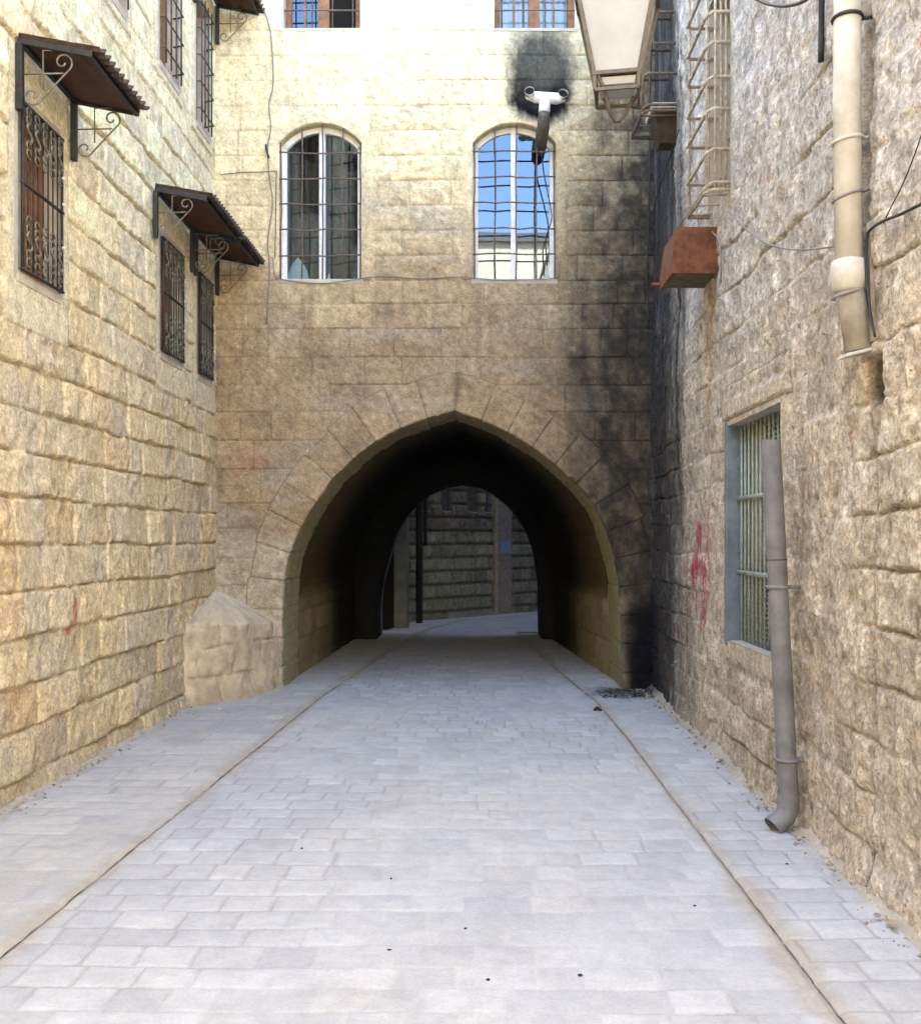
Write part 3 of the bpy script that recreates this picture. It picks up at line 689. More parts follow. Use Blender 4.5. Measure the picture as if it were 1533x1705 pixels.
# ------------------------------------------------------------------ RIGHT BUILDING
def right_building():
    root = thing('rubble_building', 'rough eroded stone building with blue window frame along the right of the lane', 'building', (XR, 6, 0))
    ops = [RW, RW2]
    U = axis(-8, 8.9, lambda y: .0022*y if y > 3.2 else (.02 if y > 2.5 else .08), [v for o in ops for v in o[:2]])
    V = axis(-.05, 7.4, lambda z: .0105 if z < 6.8 else .05, [v for o in ops for v in o[2:]])
    def field(u, v):
        cb = mkcb(-.1, 11, .22, .33, 15)
        ci, bi, dh, dv, fr = courses(u, v, cb, .22, .58, 77, .045, .04)
        r1, r2, r3 = h2(ci, bi, 11), h2(ci, bi, 12), h2(ci, bi, 13)
        d = np.minimum(dh, dv)+.012*fbm(u*7, v*7, 3, 3)
        fill = sst(-.45, .15, fbm(u*.9, v*.9, 3, 19))      # joints filled with mortar in places
        p = sst(-.004, .018, d); p = 1-(1-p)*(1-.80*fill)
        up = sst(2.5, 3.3, v)
        rough = .018*fbm(u*3.2, v*3.2, 5, 21)+.019*fbm(u*11, v*9, 6, 22)+.013*fbm(u*24, v*22, 4, 26)+.016*(abs(fbm(u*16, v*9, 5, 24))-.2)+.04*fbm(u*1.1, v*.9, 3, 23)
        crag = fbm(u*8, v*3.4, 6, 25)
        D = .020*p+.018*(r1-.5)*p+rough+up*.020*sst(.0, .5, crag)
        D -= .025*sst(.35, .7, fbm(u*4, v*4, 3, 29))
        # dark bed joints with a lip
        D -= .016*sst(.014, .0, dh)*(1-fill)
        D *= .72
        C = np.zeros(u.shape+(3,))+np.array([.56, .475, .355]); C *= (.82+.30*r1)[..., None]
        C = mixc(C, [.54, .42, .28], sst(.0, .6, fbm(u*2, v*2, 4, 33))*.4*(1-up*.6))
        C = mixc(C, [.54, .50, .44], up*.8)
        C = mixc(C, [.64, .58, .48], sst(.1, .5, fbm(u*2.3+4, v*2.3, 4, 36))*.5)
        C = mixc(C, [.74, .69, .60], sst(.05, .35, crag)*up*.85*sst(-.3, .2, fbm(u*1.2, v*1.2, 3, 37)))
        C = mixc(C, [.45, .17, .07], sst(.62, .74, fbm(u*5+8, v*4, 4, 39))*.7)
        C = mixc(C, [.20, .15, .10], sst(.3, .75, fbm(u*8, v*6, 4, 40))*.6)
        C = mixc(C, [.17, .125, .08], (1-p)*.45)
        C = mixc(C, [.68, .61, .49], fill*(1-sst(0, .035, d))*.6)
        C *= (1+.34*fbm(u*14, v*11, 6, 41))[..., None]
        # grey washed stains and soot towards the corner
        s = sst(7.7, 9.3, u+.55*fbm(u*4.5, v*.8, 5, 44)-.12*np.clip(v-3, 0, 3))
        C = mixc(C, [.035, .033, .032], s*.88)
        st = sst(.2, .6, fbm(u*9, v*.7, 4, 45))*sst(7.6, 8.4, u); C = mixc(C, [.03, .027, .026], st*.6)
        C = mixc(C, [.55, .52, .50], sst(.25, .5, fbm(u*10, v*1.2, 3, 46))*sst(7.4, 8.2, u)*.35)
        ru = sst(.45, .0, abs(u-7.5))*sst(3.6, 3.3, v)*sst(1.9, 3.2, v)*sst(-.2, .5, fbm(u*5, v*.6, 3, 47)); C = mixc(C, [.40, .22, .06], ru*.6)
        return D, C, p
    u, v = np.meshgrid(U, V, indexing='ij'); D, C, p = field(u, v)
    mask = np.ones(u.shape, bool)
    uc = np.zeros_like(u); vc = np.zeros_like(v); uc[:-1, :-1] = (u[:-1, :-1]+u[1:, 1:])/2; vc[:-1, :-1] = (v[:-1, :-1]+v[1:, 1:])/2
    for i, o in enumerate(ops):
        big = (o[0]-.10, o[1]+.10, o[2]-.14, o[3]+.16); d = rectdist(u, v, big)+.02*fbm(u*6, v*6, 3, 5); s = sst(.03, -.03, d)
        D = D*(1-s)+s*(.03+.006*fbm(u*8, v*8, 3, 1)); C = mixc(C, [.58, .49, .35], s*.7)
        mask &= ~((uc > o[0]) & (uc < o[1]) & (vc > o[2]) & (vc < o[3]))
    # stone lintel over blue window
    d = rectdist(u, v, (5.55, 7.05, 2.42, 2.66)); C *= (1-.6*sst(.012, 0, abs(d+.01*fbm(u*5, v*5, 2, 3))))[..., None]; D += .012*sst(0, -.02, d)
    # chase beside the drainpipe and a crack below it
    s = sst(.05, .03, abs(u-4.46))*sst(2.36, 2.42, v); D -= .045*s; C = mixc(C, [.48, .42, .30], s*.8*sst(2.7, 2.9, v))
    s = sst(.10, .05, abs(u-4.38))*sst(2.16, 2.22, v)*sst(2.42, 2.38, v); D -= .05*s; C = mixc(C, [.06, .05, .035], s*.85)  # hollow below the pipe end, its shade painted dark
    s = sst(.016, .004, abs(u-4.40-.02*fbm(v*3, v*0, 2, 8)))*sst(2.4, 2.3, v); D -= .02*s; C = mixc(C, [.14, .11, .08], s*.6)
    # red paint scribble (upright strokes, run and faded)
    for (yy, z0, z1, wd) in ((8.12, 1.1, 1.5, .02), (7.55, 1.2, 1.7, .018), (7.82, .8, 1.5, .018), (7.7, .8, 1.05, .03), (8.02, .98, 1.72, .03), (7.86, 1.28, 1.42, .13), (7.9, 1.36, 1.66, .025), (7.66, 1.02, 1.8, .022), (7.74, .95, 1.3, .025), (7.60, 1.5, 1.86, .02), (7.95, 1.52, 1.70, .05), (8.25, 1.3, 1.36, .14), (7.80, .86, 1.12, .05), (7.70, 1.28, 1.38, .10)):
        d = np.maximum(abs(u-yy)/wd, np.maximum(z0-v, v-z1)/.05+1)+1.5*fbm(u*26, v*7, 5, 4)
        C = mixc(C, [.40, .045, .08], sst(1.35, .6, d)*.66)
    D += .035*sst(.2, .0, v)*(.7+.5*fbm(u*6, v*6, 3, 2))
    tp = (u-3)/(8.9-3); x0 = 1.74+.04*np.clip(tp, 0, 1)
    P = np.stack([x0+.03-D, u, v], -1); grid('wall', P, C, M_RIGHT, root, mask, flip=True)
    # far strip: steps back above
    U2 = axis(8.75, 10.42, lambda y: .018); u, v = np.meshgrid(U2, V, indexing='ij'); D, C, p = field(u, v)
    C = mixc(C, [.03, .028, .027], sst(8.9, 9.9, u+.4*fbm(u*6, v*.8, 4, 48))*.6)
    s = sst(8.86, 8.93, u+.01*fbm(u, v*4, 2, 3))*sst(3.6, 4.6, v); x0 = XR+.0+s*.075+(1-s)*.05*sst(8.9, 10.4, u)
    C = mixc(C, [.02, .02, .03], sst(9.7, 10.2, u)*sst(1.3, .9, v)*.85)
    P = np.stack([x0+.03-D*(1-.5*s), u, v], -1); grid('wall_return', P, C, M_RIGHT, root, None, flip=True)
    b = MB(); b.box(XR+.5, 9, -8, 10.35, 0, 7.3); b.build('building_body', M_BODY, root)
    b = MB(); b.box(XR-.06, 9, -8.1, 10.37, 7.35, 7.45); b.build('roof', M_BODY, root)
    return root
RB = right_building()
def right_window():
    y0, y1, z0, z1 = RW; win = thing('window', 'deep window with blue painted jamb and pale vertical bars', None, parent=RB, loc=(0, (y0+y1)/2-6, z0))
    x = XR-.005; b = MB(); xi = x+.11
    b.box(x-.018, xi+.2, y1-.002, y1+.04, z0-.03, z1+.03); b.build('jamb', M_BLUE, win, bevel=.004)
    b = MB(); b.box(x-.018, xi+.2, y0-.04, y0, z0-.03, z1+.03); b.box(x+.008, xi+.2, y0, y1, z1, z1+.05); b.box(x+.008, xi+.2, y0, y1, z0-.05, z0); b.build('reveal', M_PLAS, win)
    f = MB(); f.box(xi-.02, xi+.02, y0, y1, z0, z0+.03); f.box(xi-.02, xi+.02, y0, y1, z1-.03, z1); f.box(xi-.02, xi+.02, y1-.035, y1, z0+.03, z1-.03); f.box(xi-.02, xi+.02, y0, y0+.035, z0+.03, z1-.03)
    for zz in (z0+.42, z0+.62, z0+1.2): f.box(xi-.05, xi-.02, y1-.03, y1-.004, zz, zz+.07)
    f.build('frame', M_BLUE, win, bevel=.003)
    g = MB(); n = 13
    for i in range(n):
        yy = y0+.07+i*(y1-y0-.14)/(n-1); g.tube([(xi-.035, yy, z0+.01), (xi-.035, yy+.004*random.random(), (z0+z1)/2), (xi-.035, yy, z1-.01)], .009, 6)
    for zz in (1.36, 1.87): g.bar((xi-.05, y0+.01, zz), (xi-.05, y1-.01, zz), .012, .03)
    g.build('grille', M_GREENBAR, win, True)
    s = MB()
    for i in range(46):
        zz = z0+.03+i*.0322; s.box(xi+.005, xi+.015, y0+.03, y1-.35 if zz > 1.5 else y1-.05, zz, zz+.012)
    s.build('louvre_screen', M_GREENBAR, win)
    b = MB(); b.box(xi+.04, xi+.06, y1-.34, y1, z0, z1); b.build('board', mat('tan_board', (.34, .27, .15), .8, nscale=6, namt=.4), win)
    b = MB(); b.box(xi+.2, xi+.24, y0-.04, y1+.04, z0-.05, z1+.05); b.build('back_panel', M_DARK, win)
right_window()
def right_upper_window():
    y0, y1, z0, z1 = RW2; win = thing('window', None, None, parent=RB, loc=(0, (y0+y1)/2-6, z0)); x = XR
    b = MB(); b.box(x-.0, x+.3, y0-.05, y0, z0-.05, z1+.05); b.box(x-.005, x+.3, y1, y1+.05, z0-.05, z1+.05); b.box(x-.003, x+.3, y0, y1, z0-.06, z0); b.box(x-.003, x+.3, y0, y1, z1, z1+.06); b.build('reveal', M_PLAS, win)
    b = MB(); b.box(x+.16, x+.2, y0, y1, z0, z1); 
    for zz in (z0+.55, z0+1.1): b.box(x+.13, x+.16, y0, y1, zz, zz+.05)
    b.box(x+.13, x+.16, y0+.27, y0+.33, z0, z1); b.build('shutter', mat('peeling_shutter', (.52, .44, .30), .8, nscale=16, namt=.5, c2=(.17, .10, .06), bump=.4), win, bevel=.004)
right_upper_window()

def cage(y0, y1, zs, xo, xw, label, m, spikes=True):
    t = thing('window_cage', label, 'window grille', (xw, (y0+y1)/2, min(zs)), group='projecting cages on the right wall')
    r = .0115
    for z in zs:
        b = MB(); b.tube([(xw+.06, y0, z), (xo+.05, y0, z), (xo+.015, y0+.01, z-.02), (xo, y0+.05, z-.035), (xo, y1-.04, z-.035), (xo+.03, y1, z-.03), (xw+.06, y1, z-.03)], r*1.1, 7)
        if spikes and z > min(zs)+.1:
            for k in range(5):
                yy = y0+.08+k*(y1-y0-.15)/4; b.tube([(xo-.001, yy-.022, z-.033), (xo-.014, yy, z-.058), (xo-.001, yy+.02, z-.035)], .009, 5)
        b.build('rung', m, t, True)
    for (x, y) in ((xo+.01, y0+.04), (xo+.06, y0+.0), (xw-.03, y0+.02), (xw-.055, y0+.06), (xo+.01, y1-.03)):
        p = MB(); p.tube([(x, y, min(zs)-.05), (x+.004, y, (min(zs)+max(zs))/2), (x, y, max(zs)+.3)], r*.8, 7); p.build('upright', m, t, True)
    f = MB(); z = min(zs)-.05
    f.tube([(xw+.05, y0, z), (xo+.05, y0, z), (xo, y0+.05, z-.01), (xo, y1-.04, z-.01), (xw+.05, y1, z)], r, 7)
    for k in range(3): yy = y0+.1+k*(y1-y0-.2)/2; f.tube([(xo, yy, z-.01), (xw+.03, yy, z)], r*.7, 6)
    f.build('floor_rail', m, t, True)
cage(6.86, 7.48, [5.70, 5.47, 5.24, 5.03, 4.79, 4.57, 4.29, 4.06], 1.60, XR-.01, 'cream painted iron cage round a high window on the right wall, above the rusty box', M_CREAMBAR)
cage(8.86, 9.5, [7.1, 6.86, 6.6, 6.3, 6.02, 5.75, 5.47], 1.50, XR2+.02, 'brown iron cage behind the lantern, in the dark corner of the right wall', M_RUSTBAR, True)
def corbel():
    t = thing('corbel', 'brown wooden corbel box under the cage in the dark right corner', 'corbel', (1.72, 8.95, 5.3))
    b = MB(); b.box(1.60, 1.88, 8.92, 9.30, 5.47, 5.52); b.build('top_board', M_PLAS, t, bevel=.004)
    b = MB(); b.hexa([(1.70, 9.1, 5.22), (1.86, 9.1, 5.22), (1.86, 9.28, 5.22), (1.70, 9.28, 5.22)], [(1.62, 8.94, 5.468), (1.86, 8.94, 5.468), (1.86, 9.28, 5.468), (1.62, 9.28, 5.468)]); b.build('bracket', mat('dark_wood', (.07, .05, .035), .9, nscale=15, namt=.5), t, bevel=.006)
corbel()
def rusty_box():
    t = thing('metal_box', 'rusty orange sheet metal hood box fixed to the right wall', 'metal box', (1.62, 7.4, 3.53))
    y0, y1, z0, z1 = 7.22, 7.72, 3.53, 3.86
    pr = [(1.44, z0), (1.79, z0), (1.79, z0+.10), (1.765, z1), (1.475, z1), (1.44, z0+.10)]
    b = MB(); n = len(pr)
    b.v = [(x, y0, z) for x, z in pr]+[(x, y1, z) for x, z in pr]
    b.f = [tuple(range(n))]+[(i, (i+1) % n, n+(i+1) % n, n+i) for i in range(1, n)]
    b.build('hood', M_RUST, t, bevel=.004)
    b = MB(); b.box(1.46, 1.78, y0+.012, y1-.01, z0+.01, z0+.025); b.build('bottom_tray', M_RUSTB, t)
    b = MB(); b.box(1.436, 1.47, y0-.004, y1, z0-.006, z0+.012); b.box(1.47, 1.76, y0-.004, y0+.012, z0-.006, z0+.012); b.box(1.37, 1.44, y1-.06, y1-.03, z0+.02, z0+.04); b.build('rim', M_RUST, t, bevel=.002)
rusty_box()

# ------------------------------------------------------------------ pipes, lamp, flue, cables
def up_pipe():
    t = thing('drainpipe', 'tall cream drainpipe with collar and broken grey lower end, high on the right wall', 'drainpipe', (1.675, 4.45, 2.42))
    x, y = 1.672, 4.45
    b = MB(); b.tube([(x, y, 7.34), (x, y, 6), (x+.004, y, 4.5), (x-.002, y, 3.6), (x+.006, y, 2.82)], .060, 20); b.build('upper_pipe', M_PIPEC, t, True)
    b = MB(); zs = [2.845, 2.84, 2.80, 2.76, 2.72, 2.70]; rs = [.062, .074, .080, .080, .070, .062]; b.tube([(x+.006, y, z) for z in zs], rs, 20); b.build('collar', M_PIPEC, t, True)
    b = MB(); b.tube([(x+.008, y, 2.72), (x+.03, y+.0, 2.60), (x+.055, y-.0, 2.44)], .063, 20); b.build('lower_pipe', mat('grimy_pipe', (.33, .29, .23), .8, nscale=8, namt=.35, bump=.4), t, True)
    for i, (z, tl, m) in enumerate(((3.93, .0, M_CABLE), (3.38, .02, M_PIPEC), (3.13, .04, M_CABLEG), (2.69, .03, M_CABLEG))):
        c = MB(); c.tube([(x+.063*cos(a), y+.063*sin(a), z+tl*cos(a)*.5) for a in np.linspace(-.2, 2*pi-.25, 22)], .009 if i < 2 else .006, 6)
        c.bar((x+.06, y, z+tl*.5), (1.79, y-.02, z+tl), .012); c.build('clamp', m, t, True)
    b = MB(); b.hexa([(x-.03, y-.07, 2.40), (x+.20, y-.09, 2.455), (x+.20, y+.04, 2.455), (x-.03, y+.05, 2.40)], [(x-.03, y-.07, 2.415), (x+.20, y-.09, 2.47), (x+.20, y+.04, 2.47), (x-.03, y+.05, 2.415)])
    b.build('tin_bracket', M_PIPEC, t, bevel=.003)
up_pipe()
def low_pipe():
    t = thing('drainpipe', 'short grey drainpipe leaning in front of the blue window, elbow near the pavement', 'drainpipe', (1.69, 5.35, 0))
    top = np.array([1.617, 5.42, 2.13]); bot = np.array([1.692, 5.35, .20]); r = .053
    p = [top+(bot-top)*k for k in np.linspace(0, 1, 8)]
    ang = [bot+np.array([-.0, 0, -.06]), bot+np.array([-.022, -.008, -.105]), bot+np.array([-.095, -.03, -.155])]
    b = MB(); b.tube([*p], r, 24, cap=False); b.tube([top+np.array([0, 0, -.01]), top+np.array([0, 0, -.03])], r*.9, 24); b.build('pipe', M_PIPEG, t, True)
    b = MB(); b.tube([bot+np.array([0, 0, .03]), *ang], [r*1.09]*4, 24, cap=False); b.build('elbow', M_PIPEG, t, True)
    b = MB(); b.tube([ang[1], ang[1]*.5+ang[2]*.5], [r*1.0]*2, 20); b.build('opening', M_BLACK, t)  # black plug stands in for the dark inside of the elbow
    b = MB(); b.tube([(p[3]*.35+p[2]*.65), (p[3]*.38+p[2]*.62)], r*1.03, 24); b.build('joint', M_DUCT, t, True)
    for z in (1.33, .40):
        k = (2.13-z)/(2.13-.20); c = top+(bot-top)*k; m = MB(); m.tube([c+np.array([cos(a), sin(a), 0])*(r+.003) for a in np.linspace(0, 2*pi, 24)], .011, 6)
        m.bar(c+np.array([r, 0, 0]), c+np.array([.12, 0, 0]), .022, .022); m.build('clamp', M_PIPEG, t, True)
low_pipe()
def lantern():
    Yc = 6.0; s_ = F/Yc; px = lambda x: (x-VX)/s_; pz = lambda y: 1.6+(VY-y)/s_
    cx, cy = .862, 6.0; zb, zt = 4.36, 4.92; hb, ht = .130, .245
    t = thing('street_lantern', 'grey street lantern with frosted panels hanging near the right wall', 'street lamp', (cx, cy, zb))
    rot = R(-10); cr, sr = cos(rot), sin(rot)
    q = lambda x, y, z: (cx+x*cr-y*sr, cy+x*sr+y*cr, z)
    cs = [(-1, -1), (1, -1), (1, 1), (-1, 1)]
    for i in range(4):
        a, b_ = cs[i], cs[(i+1) % 4]; m = MB()
        e = .95
        m.hexa([q(a[0]*hb*e, a[1]*hb*e, zb), q(b_[0]*hb*e, b_[1]*hb*e, zb), q(b_[0]*ht*e, b_[1]*ht*e, zt), q(a[0]*ht*e, a[1]*ht*e, zt)],
               [q(a[0]*hb*(e-.03), a[1]*hb*(e-.03), zb), q(b_[0]*hb*(e-.03), b_[1]*hb*(e-.03), zb), q(b_[0]*ht*(e-.03), b_[1]*ht*(e-.03), zt), q(a[0]*ht*(e-.03), a[1]*ht*(e-.03), zt)])
        m.build('panel', M_LAMPG, t)
    f = MB()
    for a in cs: f.bar(q(a[0]*hb, a[1]*hb, zb-.01), q(a[0]*ht, a[1]*ht, zt), .024)
    for i in range(4):
        a, b_ = cs[i], cs[(i+1) % 4]
        f.bar(q(a[0]*hb, a[1]*hb, zb), q(b_[0]*hb, b_[1]*hb, zb), .024); f.bar(q(a[0]*ht, a[1]*ht, zt), q(b_[0]*ht, b_[1]*ht, zt), .03)
        # lower open gallery that flares out
        f.bar(q(a[0]*hb*1.0, a[1]*hb*1.0, zb), q(a[0]*hb*.98, a[1]*hb*.98, zb-.095), .02)
        f.bar(q(a[0]*hb*.98, a[1]*hb*.98, zb-.095), q(b_[0]*hb*.98, b_[1]*hb*.98, zb-.095), .016, .02)
    f.build('frame', M_LAMPF, t, bevel=.002)
    m = MB(); m.hexa([q(x*hb*.8, y*hb*.8, zb-.06) for x, y in cs], [q(x*hb*.9, y*hb*.9, zb-.02) for x, y in cs]); m.build('bottom_panel', M_LAMPG, t)
    m = MB()
    for sx in ((-1, 0), (1, 0)):
        pass
    m.tube([q(-hb*.85, -hb, zb-.0), q(-hb*.6, -hb*.8, zb-.08), q(-hb*.32, -hb*.4, zb-.2), q(-.015, 0, zb-.24), q(.015, 0, zb-.24), q(hb*.32, hb*.2, zb-.2), q(hb*.7, hb*.6, zb-.08), q(hb*.9, hb*.9, zb)], .011, 7)
    m.tube([q(-hb*.9, hb*.9, zb-.0), q(-hb*.6, hb*.6, zb-.08), q(-hb*.3, hb*.3, zb-.19), q(-.01, 0, zb-.235)], .009, 7)
    m.build('strap', M_LAMPF, t, True)
    m = MB(); m.hexa([q(x*ht*1.06, y*ht*1.06, zt) for x, y in cs], [q(x*.07, y*.07, zt+.24) for x, y in cs]); m.build('hood', M_LAMPF, t)
    m = MB(); m.tube([(cx, cy, zt+.22), (cx, cy, zt+.36), (cx+.08, cy, zt+.46), (cx+.3, cy, zt+.48), (1.80, cy, zt+.30)], .018, 8); m.tube([(1.79, cy, zt+.0), (1.5, cy, zt+.2), (cx+.35, cy, zt+.47)], .012, 8); m.build('arm', M_LAMPF, t, True)
lantern()
def flue():
    t = thing('flue_pipe', 'white tee shaped flue on a sooty duct poking out of the right arched window', 'flue', (.72, YF-.1, 5.6))
    X0 = .715; Y0 = YF-.34; Z0 = 6.06
    b = MB(); b.tube([(X0-.115, Y0, Z0+.01), (X0+.135, Y0, Z0-.005)], .055, 20)
    b.tube([(X0-.085, Y0+.02, Z0+.012), (X0-.16, Y0-.035, Z0+.015), (X0-.165, Y0-.10, Z0+.035)], .05, 20, cap=False)
    b.tube([(X0+.105, Y0+.02, Z0-.005), (X0+.165, Y0-.035, Z0-.01), (X0+.175, Y0-.10, Z0+.01)], .05, 20, cap=False)
    b.tube([(X0, Y0, Z0), (X0-.01, Y0, Z0-.15)], .058, 20); b.build('tee', M_PIPEW, t, True)
    for sx, dz in ((-.165, .03), (.175, .005)):
        m = MB(); m.tube([(X0+sx, Y0-.088, Z0+dz), (X0+sx*.98, Y0-.06, Z0+dz-.01)], .0475, 20); m.build('open_end', M_BLACK, t)  # black discs stand in for the dark inside of the tee
    b = MB(); b.tube([(X0-.01, Y0, Z0-.15), (X0-.012, Y0, Z0-.20), (X0-.015, Y0+.06, Z0-.27), (X0-.02, Y0+.16, Z0-.31), (X0-.02, YF+.15, Z0-.33)], [.056, .060, .064, .064, .064], 18); b.build('duct', M_DUCT, t, True)
flue()
def cable(name, pts, r, m, label, n=6, cat='cable'):
    p = catmull(pts, 5) if len(pts) > 2 else pts
    b = MB(); b.tube(p, r, 6); o = b.build(name, m, None, True); tag(o, label, cat); return o
Yc_ = YF-.03
fp = lambda x, y, d=.03: (fx(x), YF-d, fz(y))
cable('cable', [fp(898, 262, .2), fp(905, 300, .1), fp(915, 345, .06), fp(917, 370, .05), fp(908, 400, .04), fp(910, 445, .04)], .007, M_CABLE, 'short black cable dangling below the flue across the right arched window')
cable('cable', [fp(455, 430), fp(460, 460), fp(480, 468), fp(540, 473), fp(600, 465), fp(640, 461), fp(700, 465), fp(765, 462), fp(820, 467), fp(870, 467), fp(925, 463), fp(928, 440)], .0055, M_CABLEG, 'thin cable sagging along the facade under both arched windows')
cable('cable', [fp(440, 15), fp(452, 60), fp(456, 140), fp(449, 175), fp(452, 215), fp(447, 245), fp(449, 290), fp(455, 340), fp(447, 400), fp(450, 450), fp(445, 540)], .007, M_CABLEG, 'pale cable running down the facade left of the left arched window')
cable('cable', [fp(368, 293), fp(400, 289), fp(440, 288), fp(460, 287), fp(461, 300), fp(459, 430)], .004, M_CABLE, 'thin dark wire crossing from the left wall to the left arched window')
cable('cable', [(1.82, YF-.25, fz(70)), (1.80, YF-.2, fz(180)), (1.81, YF-.15, fz(300)), (1.80, YF-.1, fz(400)), (1.79, YF-.08, fz(470)), (1.81, YF-.08, fz(545))], .010, M_CABLE, 'dark cable hanging down the sooty right corner of the facade')
cable('iron_hook', [fp(444, 243), fp(446, 255, .06), fp(450, 266, .05)], .011, M_IRON, 'small iron hook beside the pale cable on the facade', cat='hook')
def rp(x, y, d=.05):
    Z = F*(XR-d)/(x-VX); return (XR-d, Z, 1.6+(VY-y)*Z/F)
cable('cable', [rp(1213, 352), rp(1240, 380), rp(1270, 402), rp(1300, 413), rp(1340, 416), rp(1392, 410)], .005, M_CABLEG, 'thin grey cable sagging between the high cage and the cream drainpipe')
cable('cable', [rp(1620, 310), rp(1570, 325), rp(1533, 340), rp(1500, 356), rp(1470, 368), rp(1450, 381), rp(1443, 395), rp(1441, 440), rp(1448, 520), rp(1456, 560)], .007, M_CABLE, 'black cable bending down beside the cream drainpipe collar')
cable('cable', [rp(1560, 130), rp(1533, 225), rp(1505, 300), rp(1480, 350), rp(1470, 372)], .003, M_CABLE, 'fine dark wire right of the cream drainpipe')
cable('cable', [rp(1230, -30, .12), rp(1255, -4, .12), rp(1285, 8, .12), rp(1315, 9, .12), rp(1345, -3, .12), rp(1375, -35, .12)], .010, M_CABLE, 'thick black cable loop at the top edge above the right wall')
cable('wire', [rp(1172, 322, .16), rp(1150, 350, .1), rp(1128, 380, .2)], .004, M_CABLE, 'taut wire from the cream cage down to the rusty box', cat='wire')
cable('wire', [rp(1130, 215, .04), rp(1122, 240, .05), rp(1105, 290, .05), rp(1088, 345, .03)], .005, M_CABLE, 'dark wire slanting across the sooty right corner', cat='wire')
cable('wire', [rp(1183, 383, .05), rp(1196, 402, .06), rp(1200, 440, .06), rp(1199, 470, .04)], .006, M_CABLEG, 'pale wire looped over the right edge of the rusty box', cat='wire')
cable('conduit', [rp(1367, -80, .05), rp(1367, 0, .05), rp(1366, 103, .05)], .015, M_IRON, 'short dark iron conduit ending on the right wall left of the cream drainpipe', cat='conduit')
b = MB(); b.tube([rp(1205, 1274, -.03), rp(1197, 1272, .07)], .022, 12, cap=False); b.tube([rp(1205, 1274, -.03), rp(1199, 1273, .05)], .017, 12)
tag(b.build('pipe_stub', M_RUSTB, None, True), 'rusty pipe stub poking out of the foot of the right wall', 'pipe')
# wooden batten beside the broken pipe end
b = MB(); b.bar(rp(1447, 378, .02), rp(1452, 570, .02), .035, .02); tag(b.build('batten', mat('grey_batten', (.30, .26, .20), .85, nscale=12, namt=.4), None, bevel=.003), 'thin grey batten behind the broken end of the cream drainpipe', 'batten')

